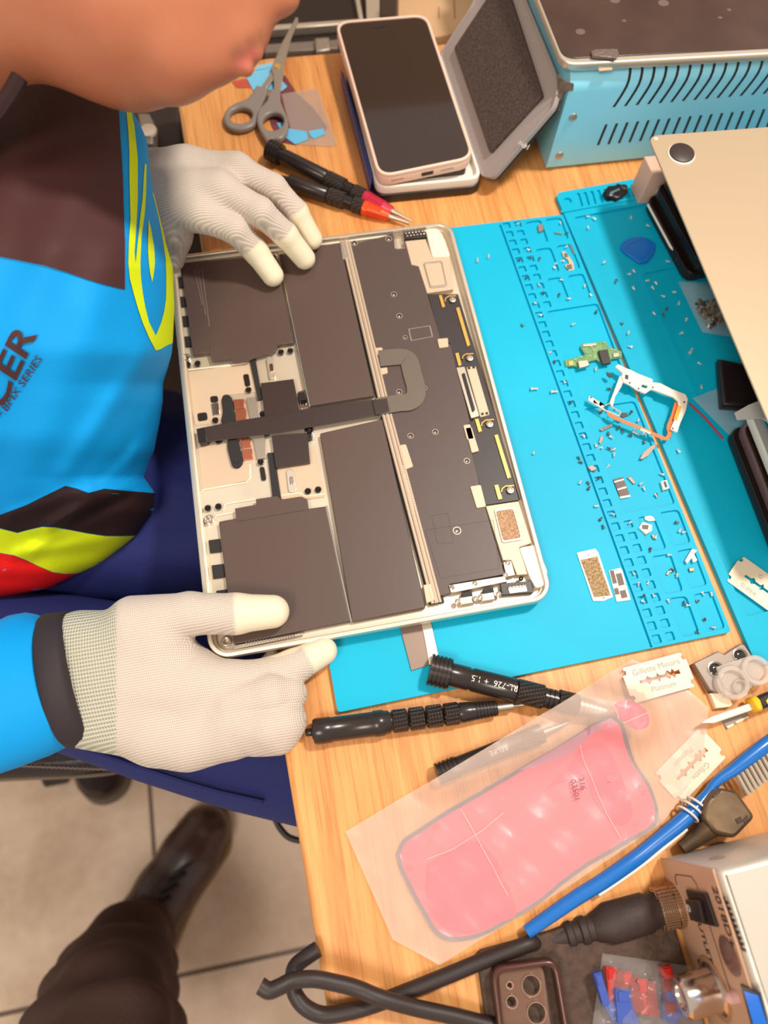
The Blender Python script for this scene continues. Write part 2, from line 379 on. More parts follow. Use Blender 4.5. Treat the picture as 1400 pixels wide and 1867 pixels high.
# second mat
q2 = [(1012, 352), (1243, 900), (1371, 1191)]; A = P(1012, 352, MZ).xy; B = P(1380, 1215, MZ).xy; mid = P(1243, 900, MZ).xy
ddn = (B-A).normalized(); drt = V((-ddn.y, ddn.x)); drt = V((abs(drt.x), -ddn.x)) if drt.x < 0 else drt
E1 = A+drt*.36; E2 = B+drt*.36
m2 = thing('repair_mat', 'blue silicone mat under the propped silver cover, slotted strip along its top', 'mat', ((A.x+B.x)/2+.15, 0, 0))
H2 = []
for x0, x1 in [(455, 490), (505, 540), (550, 585), (597, 625), (700, 722), (735, 757), (770, 795)]:
    pass
for i in range(11):
    x = 472+i*33; y = 98-i*5.0
    H2.append(rquad(W2(ZE(x-12, y-38, x+3, y-41, x+22, y+26, x+6, y+29), MZ), .0015, 3))
H2.append([tuple(p) for p in circ(P(*ZE(418, 97)[0], MZ).xy, .0032, 14)])
tray = ZE(430, 172, 850, 122)
t0 = P(*ZE(448, 178)[0], MZ).xy; t1 = P(1400, 352, MZ).xy; 
H2.append(rquad([tuple(t0), tuple(t0+drt*.33), tuple(t0+drt*.33+ddn*.115), tuple(t0+ddn*.35+drt*.05), tuple(t0+ddn*.35)], .004, 5) if False else rquad([tuple(t0), tuple(t0+drt*.33), tuple(t0+drt*.33+ddn*.20), tuple(t0+drt*.052+ddn*.20), tuple(t0+drt*.045+ddn*.335), tuple(t0+ddn*.335)], .003, 5))
s0 = P(*ZE(778, 447)[0], MZ).xy
g = G(M_mat2); base2 = rquad([tuple(A), tuple(E1), tuple(E2), tuple(B)], .006, 5)
g.shape([base2], 0, .0022); g.shape([base2]+H2, .0022, .004)
g.shape([rquad([tuple(s0), tuple(s0+drt*.25), tuple(s0+drt*.25+ddn*.12), tuple(s0+ddn*.12)], .003, 4), rquad([tuple(s0+drt*.0012+ddn*.0012), tuple(s0+drt*.2488+ddn*.0012), tuple(s0+drt*.2488+ddn*.1188), tuple(s0+drt*.0012+ddn*.1188)], .003, 4)], .0024, .0036)
g.build('mat_sheet', m2)
g = G(M_mat2)
u0 = P(*ZE(380, 150)[0], MZ).xy
g.shape([rquad([tuple(u0), tuple(u0+drt*.34), tuple(u0+drt*.34+ddn*.0022), tuple(u0+ddn*.0022)], .0008, 3)], .004, .0052); g.build('rim', m2)

# ------------------------------------------------------------------ opened laptop
LX, LY, LB, LT = .106, .152, .006, .018
lap = thing('laptop', 'opened silver laptop base showing its black battery cells and circuit board', 'laptop', (0, 0, MZ))
def ring(ins, z): return [V((x-(.0014*(1-(y/LY)**2) if x < -.03 else (-.0012 if x > .03 else 0)), y, z)) for x, y in rrect(-.0008, 0, 2*(LX+.0012-ins), 2*(LY-ins), max(.013-ins, .002), 8)]
g = G(M_alu)
g.loft([ring(.006, LB), ring(.0025, LB+.0012), ring(.0008, LB+.0035), ring(0, LB+.0065), ring(0, LT-.0012), ring(.0004, LT-.0003), ring(.0012, LT), ring(.0026, LT), ring(.0030, LT-.0004), ring(.0032, LT-.0040)], True, False)
g.m(M_deck); g.loft([ring(.0032, LT-.0040), ring(.0036, LT-.0042), ring(.0044, LT-.0042), ring(.0048, .0105)], False, True)
g.build('bottom_case', lap)
for x, y in ((-.08, -.13), (.08, -.13), (-.08, .13), (.08, .13)):
    g = G(M_blk); g.lathe([(0, .006), (.0018, .0065), (.0021, .006)], (x, y, MZ), (x, y, .1), 16); g.build('foot', lap)
ZF0, ZT0 = .0105, .0148      # interior floor, top of the cells
def lp(name, mt, pts, z0, z1, bev=0, holes=(), parent=None, rnd=0, label=None):
    q = W2(pts, z1); q = rquad(q, rnd, 3) if rnd else q
    g = G(mt); g.shape([q]+[W2(h, z1) for h in holes], z0, z1, bev); o = g.build(name, parent or lap)
    if label: o['label'] = label
    return o
# battery cells
cells = [ZA(103, 282, 708, 222, 822, 788, 720, 800, 690, 800, 180, 862), ZA(726, 222, 1122, 150, 1338, 1125, 925, 1190),
         [(583, 790), (697, 764), (776, 1108), (642, 1134)], ZC(345, 528, 455, 508, 920, 445, 1028, 430, 1185, 1165, 440, 1312)]
for q in cells:
    o = lp('battery_cell', M_batt, q, ZF0, ZT0, .0006, rnd=.0012)
# raised seam along the lower cell ends
lp('battery_tab', M_batt, ZA(285, 850, 302, 905, 425, 890, 440, 916, 532, 905, 575, 882, 695, 850, 722, 822, 712, 768, 620, 770, 290, 800), ZT0-.001, ZT0+.0005, .0002)
lp('battery_tab', M_batt, ZC(448, 445, 585, 420, 582, 385, 720, 365, 745, 390, 865, 370, 912, 392, 920, 450, 460, 528), ZT0-.001, ZT0+.0005, .0002)
lp('battery_tab', M_blkm, ZA(540, 892, 578, 885, 625, 1145, 595, 1150), ZF0, ZF0+.0022)
lp('battery_tab', M_blkm, ZC(655, 90, 700, 88, 745, 392, 690, 392), ZF0, ZF0+.0022)
# printed fine lines on the upper left cell
M_print = mat('grey_print', (122, 108, 100), .5)
g = G(M_print)
for x in (190, 212, 236): g.px(ZA(x, 320, x+5, 320, x+48 + 5, 545 + (x-190)*3, x+48, 545+(x-190)*3), ZT0-.0003, ZT0+.00012)
g.build('cell_printing', lap)
# checker tabs at the left edge
for q in (ZA(52, 372, 108, 370, 118, 432, 62, 440), ZA(64, 495, 126, 492, 138, 552, 74, 560), ZA(78, 622, 146, 614, 152, 678, 88, 684), ZA(95, 750, 160, 745, 170, 808, 105, 815),
          ZC(280, 648, 352, 638, 362, 720, 290, 728), ZC(300, 808, 376, 798, 386, 882, 310, 892), ZC(330, 970, 400, 960, 405, 1040, 340, 1050)):
    lp('adhesive_tab', M_blkm, q, ZF0, ZF0+.0016)
# inner frame lines of the palm rest plate, pads, speakers
M_beige = mat('beige_plate', (208, 182, 155), .45, .15); M_cream = mat('cream_plate', (240, 230, 205), .4, .1)
lp('palm_rest_plate', M_beige, ZA(118, 960, 560, 905, 600, 1085, 600, 1400, 560, 1420, 530, 1250, 250, 1300, 175, 1330)[:0] or [(337, 680), (458, 660), (470, 714), (418, 720), (414, 730), (420, 770), (356, 775)], ZF0, ZF0+.0006, rnd=.001, label='palm rest plate, upper piece')
lp('palm_rest_plate', M_beige, ZC(215, 40, 400, 20, 430, 170, 550, 150, 548, 262, 240, 330), ZF0, ZF0+.0006, rnd=.002, label='palm rest plate, lower piece')
lp('palm_rest_plate', M_beige, ZC(712, 185, 920, 150, 915, 60, 950, 50, 1022, 370, 905, 385, 870, 368, 745, 388), ZF0, ZF0+.0008, rnd=.001, label='plate beside the lower centre connector')
# square and round openings, black lever
for q in (ZA(208, 1238, 268, 1230, 275, 1278, 215, 1288), ZA(290, 1130, 338, 1125, 342, 1165, 296, 1170), ZA(500, 990, 535, 985, 548, 1060, 515, 1068), ZC(605, 180, 635, 178, 650, 262, 618, 268)):
    lp('slot', M_blk, q, ZF0, ZF0+.0012, rnd=.0015)
lp('spring_contact', M_chrome, ZA(296, 1175, 342, 1168, 354, 1245, 308, 1252), ZF0, ZF0+.0016, .0003)
g = G(M_blkm)
g.shape(rquad(W2(ZA(362, 1150, 372, 1120, 405, 1115, 432, 1140, 450, 1290, 385, 1300, 358, 1290, 372, 1230), .0135), .002), ZF0, .0135, .0003)
lever = g.build('trackpad_lever', lap)
g = G(M_blkm); g.shape(rquad(W2(ZC(400, 0, 470, 0, 500, 150, 470, 185, 430, 175, 400, 60), .0135), .002), ZF0, .0135, .0003); g.build('trackpad_lever', lap)
for q in (ZA(438, 1150, 505, 1145, 512, 1200, 445, 1208), ZA(450, 1215, 518, 1210, 526, 1285, 455, 1290), ZA(470, 1385, 530, 1382, 533, 1400, 472, 1405), ZC(485, 0, 545, -5, 552, 48, 492, 56), ZC(490, 68, 556, 60, 565, 125, 500, 134)):
    lp('copper_block', M_copper, q, ZF0, ZF0+.002, .0002)
for q in (ZA(520, 1140, 580, 1132, 612, 1270, 548, 1275), ZC(565, 0, 640, -10, 650, 120, 590, 130)):
    lp('connector_bar', M_steel, q, ZF0, ZF0+.0022, .0002)
# small screwed brackets
for q in (ZA(648, 885, 668, 872, 690, 882, 710, 1000, 700, 1018, 668, 1015), ZC(775, 205, 795, 192, 820, 200, 845, 320, 830, 342, 790, 335)):
    o = lp('latch', M_alu, q, ZF0, ZF0+.0022, .0003, rnd=.0015)
    cx = sum(p[0] for p in q)/6; cy = sum(p[1] for p in q)/6
    lp('latch_pin', M_chrome, [(cx-4, cy-7), (cx+3, cy-8), (cx+5, cy+7), (cx-2, cy+8)], ZF0+.002, ZF0+.0030, .0003, rnd=.0015, parent=o)
for q in (ZA(850, 1100, 895, 1085, 920, 1200, 870, 1210), ZA(890, 1335, 945, 1325, 955, 1400, 905, 1405)):
    lp('bracket', M_chrome, q, ZF0, ZF0+.002, .0003)
# silver rods between cells and board
for a, b in (((625, 440), (693, 728)), ((700, 757), (790, 1100))):
    A_ = P(*a, .0148); B_ = P(*b, .0148); dx = V((.0022, 0, 0))
    g = G(mat('rail_metal', (226, 206, 184), .3, .5)); g.tube([A_-dx*.2, B_-dx*.2], .0011, 8); g.tube([A_+dx, B_+dx], .0014, 8); g.tube([A_+dx*2.1, B_+dx*2.1], .0009, 8)
    g.m(M_blkm); g.shape([tuple((A_-dx*1.1).xy), tuple((A_+dx*3.3).xy), tuple((B_+dx*3.3).xy), tuple((B_-dx*1.1).xy)], ZF0, .0132)
    g.build('hinge_rail', lap)
lp('rail_end', M_steel, ZA(1118, 140, 1165, 132, 1188, 245, 1135, 255), ZF0, .0158, .0003)
lp('rail_end', M_beige, ZD(505, 955, 555, 945, 585, 1040, 525, 1065), ZF0, .0158, .0003)
for a, b in ((ZA(722, 210)[0], ZA(925, 1195)[0]), (ZC(1030, 430)[0], ZC(1190, 1165)[0])):
    g = G(M_chrome); g.tube([P(*a, .0142), P(*b, .0142)], .0007, 8); g.build('divider', lap)
# big board cover
cov = [(637, 447)]+ZB(340, 92, 350, 185, 410, 190, 405, 130, 430, 180, 455, 290, 500, 300, 555, 470, 640, 760, 705, 800, 740, 940, 830, 1290)+ZD(760, 0, 800, 150, 870, 440, 1000, 890, 665, 950, 672, 1005, 580, 1028)
lp('board_cover', M_cover, cov, ZF0, ZT0, .0002)
lp('board_cover', M_board, ZB(560, 478, 752, 476, 990, 1250)+ZD(1095, 438, 885, 470, 790, 150, 750, 0)+ZB(850, 1280, 740, 940, 700, 790, 640, 770), ZF0, ZT0-.0008, .0002, label='narrow black board strip beside the speaker')
lp('speaker', M_beige, ZB(415, 138, 545, 125, 590, 240, 655, 240, 660, 225, 700, 235, 722, 445, 555, 470, 500, 298, 455, 288), ZF0, ZT0+.0002, .0004)
lp('speaker', M_beige, ZD(885, 475, 1085, 445, 1165, 700, 1090, 725, 1140, 890, 1075, 895, 1040, 805, 990, 805), ZF0, ZT0+.0002, .0004)
M_grille = mat('speckled_speaker_mesh', (205, 165, 125), .6, .2, bump=('noise', 2500, .6, .0006), var=(900, (150, 112, 84), (1, 1, 1)))
for q, mt in ((ZB(530, 275, 650, 262, 685, 425, 575, 438), M_beige), (ZD(935, 495, 1055, 478, 1110, 680, 985, 700), M_grille)):
    q2_ = W2(q, ZT0+.001); g = G(M_steel); cxy = V((sum(p[0] for p in q2_)/4, sum(p[1] for p in q2_)/4))
    inn = [tuple(cxy+(V(p)-cxy)*.86) for p in q2_]; g.shape([rquad(q2_, .002, 4), rquad(inn, .0018, 4)], ZT0, ZT0+.0010, .0002); o = g.build('speaker_ring', lap)
    g = G(mt); g.shape([rquad(inn, .0018, 4)], ZT0, ZT0+.0006); g.build('speaker_grille', o)
for q in (ZB(545, 60, 615, 55, 650, 90, 705, 235, 590, 242), ZD(1088, 728, 1200, 708, 1262, 880, 1240, 960, 1190, 975, 1150, 900)):
    lp('corner_plate', M_cream, q, ZF0, ZT0+.0010, .0003, rnd=.002)
lp('corner_plate', M_cream, ZA(35, 290, 95, 270, 105, 350, 52, 365), ZF0, ZT0, .0003, rnd=.001)
# gold contacts, springs
for q in (ZB(630, 485, 648, 482, 670, 555, 652, 562), ZB(740, 565, 760, 560, 830, 800, 812, 810), ZB(735, 855, 755, 850, 775, 928, 757, 936), ZB(860, 1275, 882, 1272, 905, 1350, 885, 1358),
          ZD(938, 45, 958, 40, 1038, 300, 1018, 308), ZD(938, 350, 960, 345, 985, 430, 962, 436)):
    lp('contact_strip', M_gold, q, ZT0-.001, ZT0+.0003)
for sc_, pts, c in ((ZB, (670, 525, 672, 505, 695, 490, 740, 488), (717, 515)), (ZB, (780, 890, 785, 872, 805, 860, 850, 858), (827, 887)), (ZB, (902, 1320, 905, 1300, 930, 1282, 980, 1278), (953, 1308)), (ZD, (980, 390, 985, 370, 1005, 356, 1055, 352), (1033, 380))):
    g = G(M_gold); g.tube([P(x, y, ZT0+.0004) for x, y in sc_(*pts)], .0006, 6); o = g.build('contact_spring', lap)
    c = P(*sc_(*c)[0], ZT0); g = G(M_steel); g.lathe([(0, .0024), (.0008, .0024), (.001, .0014), (.0006, .001)], c, c+V((0, 0, 1)), 14); g.build('screw', lap)
# connector block in the middle right
lp('connector_plate', M_steel, ZB(740, 945, 795, 938, 890, 1255, 835, 1270), ZF0, ZT0+.0008, .0003, rnd=.001)
g = G(M_blk); g.shape(rquad(W2(ZB(775, 985, 795, 978, 862, 1215, 845, 1232), ZT0+.0013), .001), ZT0+.0006, ZT0+.0014, .0001); g.build('connector_slot', lap)
pl = lp('shield_plate', M_beige, ZB(805, 942, 865, 935, 955, 1245, 895, 1262), ZF0, ZT0+.0006, .0003, rnd=.001)
for c in ((822, 950), (852, 945), (908, 1242), (936, 1238)):
    c = P(*ZB(*c)[0], ZT0+.0006); g = G(M_blk); g.lathe([(0, .001), (.0004, .001)], c, c+V((0, 0, 1)), 10); g.build('screw_hole', pl)
for q in (ZB(785, 1312, 830, 1305, 855, 1400, 810, 1405), ZD(760, 0, 800, -5, 845, 140, 800, 152), ZD(360, 105, 400, 98, 445, 235, 398, 252), ZD(790, 355, 855, 345, 888, 478, 830, 488), ZB(620, 762, 688, 755, 692, 812, 632, 820), ZB(222, 820, 268, 815, 278, 855, 238, 862), ZB(255, 950, 300, 942, 305, 980, 265, 990)):
    o = lp('cable_clamp', M_beige, q, ZT0-.0005, ZT0+.0010, .0003, rnd=.001)
# screw wells with rims in the cover
M_rim = mat('pale_rim', (178, 160, 146), .35, .5)
for s_, c, rr in ((ZB, (92, 153), .0026), (ZB, (310, 126), .0026), (ZB, (343, 480), .0024), (ZB, (378, 618), .0024), (ZB, (415, 755), .0018), (ZB, (377, 1102), .0022), (ZB, (540, 1078), .0018), (ZD, (428, 50), .0022), (ZD, (578, 26), .0022), (ZD, (770, 202), .0022), (ZD, (710, 626), .0028)):
    c = P(*s_(*c)[0], ZT0); g = G(M_rim); g.shape([circ(c.xy, rr), circ(c.xy, rr*.78)], ZT0-.0005, ZT0+.00035); g.m(M_blk); g.shape([circ(c.xy, rr*.78)], ZT0-.0005, ZT0+.0001)
    g.m(M_steel); g.ball((c.x-.0003, c.y-.0002, ZT0+.0001), (rr*.4, rr*.4, .0003), 8, 4); g.build('screw_well', lap)
M_bs = mat('dark_screw', (40, 32, 30), .3, .4)
for s_, c in ((ZA, (743, 852)), (ZA, (803, 843)), (ZA, (150, 932)), (ZA, (212, 924)), (ZA, (393, 1146)), (ZA, (536, 1093)), (ZA, (627, 1245)), (ZA, (325, 1286)), (ZA, (888, 1172)), (ZA, (926, 1360)), (ZA, (650, 1372)),
              (ZC, (915, 338)), (ZC, (980, 328)), (ZC, (278, 446)), (ZC, (345, 436)), (ZC, (460, 152)), (ZC, (614, 152)), (ZC, (345, 18)), (ZD, (1182, 793)), (ZD, (1195, 928)), (ZD, (1097, 920)), (ZD, (555, 1035)), (ZB, (583, 87)), (ZB, (635, 173))):
    q = s_(*c)[0]; z = .0136 if s_ in (ZA, ZC) else ZT0+.0009; c = P(*q, z-.002); g = G(M_bs)
    r = .0021 if s_ in (ZA, ZC) else .0014
    g.lathe([(0, r), (.0016, r), (.002, r*.8), (.0016, r*.45), (.0014, r*.4)], c, c+V((0, 0, 1)), 14); g.build('screw', lap)
# outline windows in the film
def frame(name, q, z, wdt, mt):
    w_ = W2(q, z); c = V((sum(p[0] for p in w_)/len(w_), sum(p[1] for p in w_)/len(w_)))
    inn = [tuple(c+(V(p)-c)*(1-wdt)) for p in w_]; g = G(mt); g.shape([w_, inn], z-.0004, z+.0002); return g.build(name, lap)
frame('film_outline', ZB(435, 700, 575, 678, 592, 750, 452, 776), ZT0, .08, M_rim)
frame('film_outline', ZB(342, 95, 400, 88, 414, 186, 364, 192), ZT0, .10, M_rim)
frame('film_emboss', ZD(555, 530, 655, 515, 690, 700, 590, 705), ZT0, .04, M_cover)
frame('film_emboss', ZD(515, 620, 930, 560, 970, 855, 610, 915), ZT0, .012, M_cover)
# dashed row of perforations beside the lower rail
g = G(M_cream); a_, b_ = P(*ZB(262, 1000)[0], ZT0).xy, P(*ZD(560, 950)[0], ZT0).xy; nn = 86
for i in range(nn):
    if 10 < i < 18 or 33 < i < 39: continue
    p = a_+(b_-a_)*(i+.5)/nn; g.box((p.x, p.y, ZT0), (.0005, .0011, .0004), rz=math.atan2(b_.y-a_.y, b_.x-a_.x)-math.pi/2)
o = g.build('perforation', lap)
# port rows near the two right corners
def ports(pts, n, tags):
    a, b = P(*pts[0], ZT0).xy, P(*pts[1], ZT0).xy
    for i in range(n):
        p = a+(b-a)*i/(n-1); g = G(M_chrome); g.ball((p.x, p.y, ZT0+.0002), (.0010, .0010, .0010), 8, 6); g.build(tags, lap)
lp('port_block', M_board, ZB(400, 78, 535, 62, 550, 112, 410, 125), ZF0, ZT0-.0005, .0002)
ports(ZB(420, 92, 525, 78), 6, 'solder_bead'); ports(ZB(430, 108, 535, 94), 6, 'solder_bead')
lp('port_block', M_board, ZD(975, 945, 1160, 930, 1175, 1000, 985, 1015), ZF0, ZT0, .0002)
lp('port_block', M_steel, ZD(1015, 965, 1130, 950, 1140, 995, 1030, 1008), ZF0, ZT0+.0006, .0003)
ports(ZD(1025, 972, 1125, 958), 6, 'solder_bead')
lp('port_bracket', M_steel, ZD(660, 955, 1000, 900, 1015, 935, 700, 1000, 672, 1000), ZF0, ZT0+.0010, .0003)
lp('port_bracket', M_steel, ZD(990, 815, 1040, 808, 1065, 895, 1010, 905), ZF0, ZT0+.0008, .0003)
for x0, y0 in ((720, 1030), (850, 1008)):
    lp('charging_port', M_chrome, ZD(x0, y0, x0+85, y0-14, x0+95, y0+36, x0+10, y0+50), ZF0, ZT0-.0005, .0006, rnd=.001)
    lp('port_cable', M_blkm, ZD(x0+20, y0-28, x0+80, y0-38, x0+85, y0-10, x0+25, y0), ZF0, ZT0-.0002)
for c in ((712, 1058), (822, 1040), (852, 1032), (962, 1012), (680, 972), (818, 948), (1003, 897), (1018, 822)):
    c = P(*ZD(*c)[0], ZT0); g = G(M_steel); g.lathe([(0, .0018), (.001, .0018), (.0013, .001), (.001, .0006)], c, c+V((0, 0, 1)), 12); g.build('screw', lap)
# spring ribbon at the lower left corner
g = G(M_chrome)
for i in range(18):
    p = P(*ZC(520+i*18, 1298-i*2.6)[0], .0135); g.tube([p+V((-.0006, .0016, 0)), p+V((0, 0, .0008)), p+V((.0006, -.0016, 0))], .0003, 5)
g.m(M_steel); g.px(ZC(440, 1320, 880, 1240, 882, 1252, 445, 1345), ZF0, .0135); g.build('edge_spring', lap)
for s_, c in ((ZC, (395, 1295)), (ZC, (285, 520)), (ZA, (68, 290)), (ZA, (140, 890))):
    c = P(*s_(*c)[0], .012); g = G(M_chrome); g.shape([circ(c.xy, .0032, 12), circ(c.xy, .0018, 12)], ZF0, .0140, .0004); g.build('corner_catch', lap)
# embossed ridges of the palm rest
for pts in (ZA(150, 1390, 138, 1100, 134, 985, 150, 960, 420, 930, 540, 908), ZC(232, 410, 228, 350, 250, 325, 520, 278, 548, 250, 545, 160), ZC(375, 460, 385, 420, 420, 410, 580, 385), ZC(315, 515, 335, 490, 440, 470), ZC(745, 362, 860, 345, 900, 365, 1025, 352)):
    g = G(M_cream); g.tube([P(x, y, ZF0+.0006) for x, y in pts], .0006, 6, flat=.6); g.build('ridge', lap)
# long black cable across, with its squares of film, and the grey flat loop
M_film = mat('black_cable_film', (58, 46, 43), .33)
lp('flat_cable', M_film, [(358, 782), (415, 770), (500, 756), (560, 745), (680, 728), (705, 728), (712, 752), (570, 778), (500, 790), (420, 800), (362, 808)], ZT0+.0002, ZT0+.0009, .0002)
for q in (ZA(612, 1045, 822, 1018, 868, 1245, 640, 1270), ZC(682, -20, 912, -40, 928, 148, 710, 182)):
    lp('connector_film', M_film, q, ZF0+.001, ZT0, .0002)
lp('connector_housing', M_blk, [(358, 782), (372, 779), (378, 806), (364, 809)], ZF0, ZT0+.0014, .0003)
for q in (ZA(845, 1110, 890, 1100, 905, 1150, 858, 1160), ZA(905, 1375, 935, 1372, 940, 1395, 912, 1400)): lp('socket', M_blk, q, ZF0, ZT0-.0002)
M_loop = mat('grey_ribbon_cable', (128, 116, 106), .28, .55)
loop = spline(ZB(250, 888, 330, 880, 400, 878, 440, 905, 460, 980, 485, 1075, 480, 1130, 440, 1165, 370, 1172, 240, 1195), 7)
g = G(M_loop); ws = []; n_ = len(loop)
pp_ = [P(x, y, ZT0+.0012) for x, y in loop]; vs = []
for i, p in enumerate(pp_):
    t = (pp_[min(i+1, n_-1)]-pp_[max(i-1, 0)]).normalized(); s_ = V((t.y, -t.x, 0))*(.0066); hh = .0003
    vs.append([p+s_+V((0, 0, hh)), p-s_+V((0, 0, hh)), p-s_-V((0, 0, hh)), p+s_-V((0, 0, hh))])
g.loft(vs); g.build('ribbon_cable', lap, angle=60)
g = G(M_film); g.px(ZB(205, 1155, 298, 1140, 318, 1225, 225, 1248), ZT0, ZT0+.0020, .0003); g.build('cable_wrap', lap)
# ------------------------------------------------------------------ helpers for upright faces and tools
class PL:
    """a flat face in the room: origin, two directions; px() gives its own 2-D coordinates"""
    def __init__(s, o, u, v):
        s.o = V(o); s.u = V(u).normalized(); v = V(v); s.v = (v-s.u*v.dot(s.u)).normalized(); s.n = s.u.cross(s.v)
        s.M = Matrix.Translation(s.o) @ Matrix((s.u, s.v, s.n)).transposed().to_4x4()
    def at(s, x, y):
        q = Pp(x, y, s.o, s.n)-s.o; return (q.dot(s.u), q.dot(s.v))
    def pts(s, l): return [s.at(*p) for p in l]
    def w(s, a, b, c=0): return s.o+s.u*a+s.v*b+s.n*c
def quadshrink(q, k):
    c = V((sum(p[0] for p in q)/len(q), sum(p[1] for p in q)/len(q))); return [tuple(c+(V(p)-c)*k) for p in q]
def grow(q, d):
    """move the sides of a convex polygon by d (positive outwards)"""
    n = len(q); out = []; ar = sum(q[i-1][0]*q[i][1]-q[i][0]*q[i-1][1] for i in range(n)); sg = 1 if ar > 0 else -1
    for i in range(n):
        a, b, c = V(q[i-1]), V(q[i]), V(q[(i+1) % n]); e1 = (b-a).normalized(); e2 = (c-b).normalized()
        n1 = V((e1.y, -e1.x))*sg; n2 = V((e2.y, -e2.x))*sg; bi = (n1+n2).normalized(); out.append(tuple(b+bi*d/max(bi.dot(n1), .3)))
    return out
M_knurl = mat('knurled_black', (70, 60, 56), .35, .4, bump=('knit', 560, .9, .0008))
M_blkg = mat('glossy_black', (50, 42, 40), .26, .2)
M_ink = mat('white_ink', (215, 210, 200), .5)
M_dink = mat('dark_ink', (52, 36, 32), .5)

# ------------------------------------------------------------------ blue bench machine with vents
cx_ = P(997, 312, 0); Bq = [V((.2025, .2065)), V((.52, .199)), V((.51, .46)), V((.199, .46))]
BH = .088; R_ = .016
mach = thing('rework_station', 'light blue metal rework station with rows of slanted vent slots', 'machine', (.35, .33, 0))
M_bl = mat('light_blue_enamel', (150, 226, 250), .33, 0, bump=('noise', 40, .03, .001), coat=.2, var=(5, (134, 214, 240), (1, 1, 1)))
prof = [(0, .003), (0, BH-R_)]+[(R_*(1-math.cos(a)), BH-R_+R_*math.sin(a)) for a in [math.radians(d) for d in range(11, 91, 11)]]+[(R_, BH)]
def bxp(t, s, z):   # t 0..1 along the front, s inwards from the front
    f = Bq[0].lerp(Bq[1], t); b_ = Bq[3].lerp(Bq[2], t); p = f+(b_-f).normalized()*s; return V((p.x, p.y, z))
g = G(M_bl)
lo = [[bxp(t, s, z) for s, z in prof]+[bxp(t, .26, BH), bxp(t, .26, .003)] for t in (0, 1)]
g.loft(lo); g.build('housing', mach, angle=25)
fw = (Bq[1]-Bq[0]).length
FR = PL((Bq[0].x, Bq[0].y, 0), (Bq[1].x-Bq[0].x, Bq[1].y-Bq[0].y, 0), (0, 0, 1))
def vent(path):   # path of (along front, arc length from top edge of arc: negative = on top)
    vs = []; wd = .0010
    for a, s in path:
        if s < 0: q = (R_-s, BH); nn = (0, 1)
        elif s < R_*math.pi/2: an = math.pi/2-s/R_; q = (R_*(1-math.cos(an)), BH-R_+R_*math.sin(an)); nn = (-math.cos(an), math.sin(an))
        else: q = (0, BH-R_-(s-R_*math.pi/2)); nn = (-1, 0)
        p = bxp(a/fw, q[0], q[1])+V((0, nn[0]*.00025, nn[1]*.00025)); q_ = p-V((0, nn[0]*.0006, nn[1]*.0006)); ux = V((wd, 0, 0))
        vs.append([p-ux, p+ux, q_+ux, q_-ux])
    g = G(M_blkm); g.loft(vs); return g.build('vent_slot', mach)
for i in range(30):
    a0 = FR.at(*ZI(735+i*43.3, 512-i*4.2)[0]); a1 = FR.at(*ZI(700+i*43.3, 597-i*4.2)[0]); z0 = BH-R_+R_*math.pi/2
    vent([(a0[0]+(a1[0]-a0[0])*k/4, z0-a0[1]+(a0[1]-a1[1])*k/4) for k in range(5)])
for i in range(25):
    a1 = FR.at(*ZI(765+i*47.5, 440-i*4.2)[0]); s1 = BH-R_+R_*math.pi/2-a1[1]; s0 = -.003
    vent([(a1[0]+.0062*math.sin(math.pi*min(1, .5+.5*(1-k/10)))*(1-(k/10)**1.5)+.0022*(1-k/10)*0+.004*(1-k/10), s0+(s1-s0)*k/10) for k in range(11)])
for c in (ZI(597, 482)[0], ZI(541, 640)[0], (1180, 210)):
    a, b = FR.at(*c)
    if c[0] > 1170: continue
    g = G(M_steel); g.lathe([(0, .0034), (.0008, .0032), (.0014, .002), (.0015, .0003)], FR.w(a, b), FR.w(a, b, 1) if FR.n.y < 0 else FR.w(a, b, -1), 16); g.build('rivet', mach)
g = G(mat('bare_metal_scrape', (160, 128, 108), .5, .3, var=(160, (120, 86, 66), (1, 1, 1))))
g.shape([FR.pts(ZI(534, 305, 560, 330, 600, 345, 598, 372, 560, 378, 552, 400, 545, 430, 541, 470, 536, 400))], -.0003, .0003, 0, FR.M); g.build('paint_chip', mach)
LS = PL((Bq[0].x, Bq[0].y, 0), (Bq[0].x-Bq[3].x, Bq[0].y-Bq[3].y, 0), (0, 0, 1))
g = G(M_dink); a, b = LS.at(985, 262); g.text('CE', LS.M @ Matrix.Translation((a, b, -.0002)) @ Matrix.Rotation(0, 4, 'Z'), .009); g.build('printing', mach)
for x, y in ((.22, .23), (.48, .23), (.48, .43), (.21, .43)):
    g = G(M_blk); g.lathe([(0, .008), (.004, .008)], (x, y, 0), (x, y, 1), 14); g.build('foot', mach)

# ------------------------------------------------------------------ silver-edged display on top of it
dp = thing('display_panel', 'dark dusty display panel with silver edge resting on the blue station', 'screen', (.33, .3, BH))
to = P(1027, 118, BH+.006); ta = P(1400, 98, BH+.006); tu = (ta-to).normalized(); tu.z = 0; tvv = V((-tu.y, tu.x, 0)); lf = (P(983, 0, BH+.006)-P(1025, 105, BH+.006)); lf.z = 0; lf.normalize()
qd = [to.xy, (to+tu*.27).xy, (to+tu*.27+lf*.19).xy, (to+lf*.19).xy]; qd = [tuple(p) for p in qd]
M_glass = mat('dark_dusty_glass', (66, 48, 42), .22, 0, var=(22, (78, 58, 50), (1, 1, 1)))
g = G(M_alu); g.shape(rquad(qd, .012, 8), BH, BH+.006, .0012); g.build('shell', dp)
gq = grow(qd, -.0016); gq = [tuple(V(gq[0])+V((0, .0035))), tuple(V(gq[1])+V((0, .0035))), gq[2], gq[3]]
g = G(M_glass); g.shape(rquad(gq, .010, 8), BH+.006, BH+.0068, .0003); g.build('screen', dp)
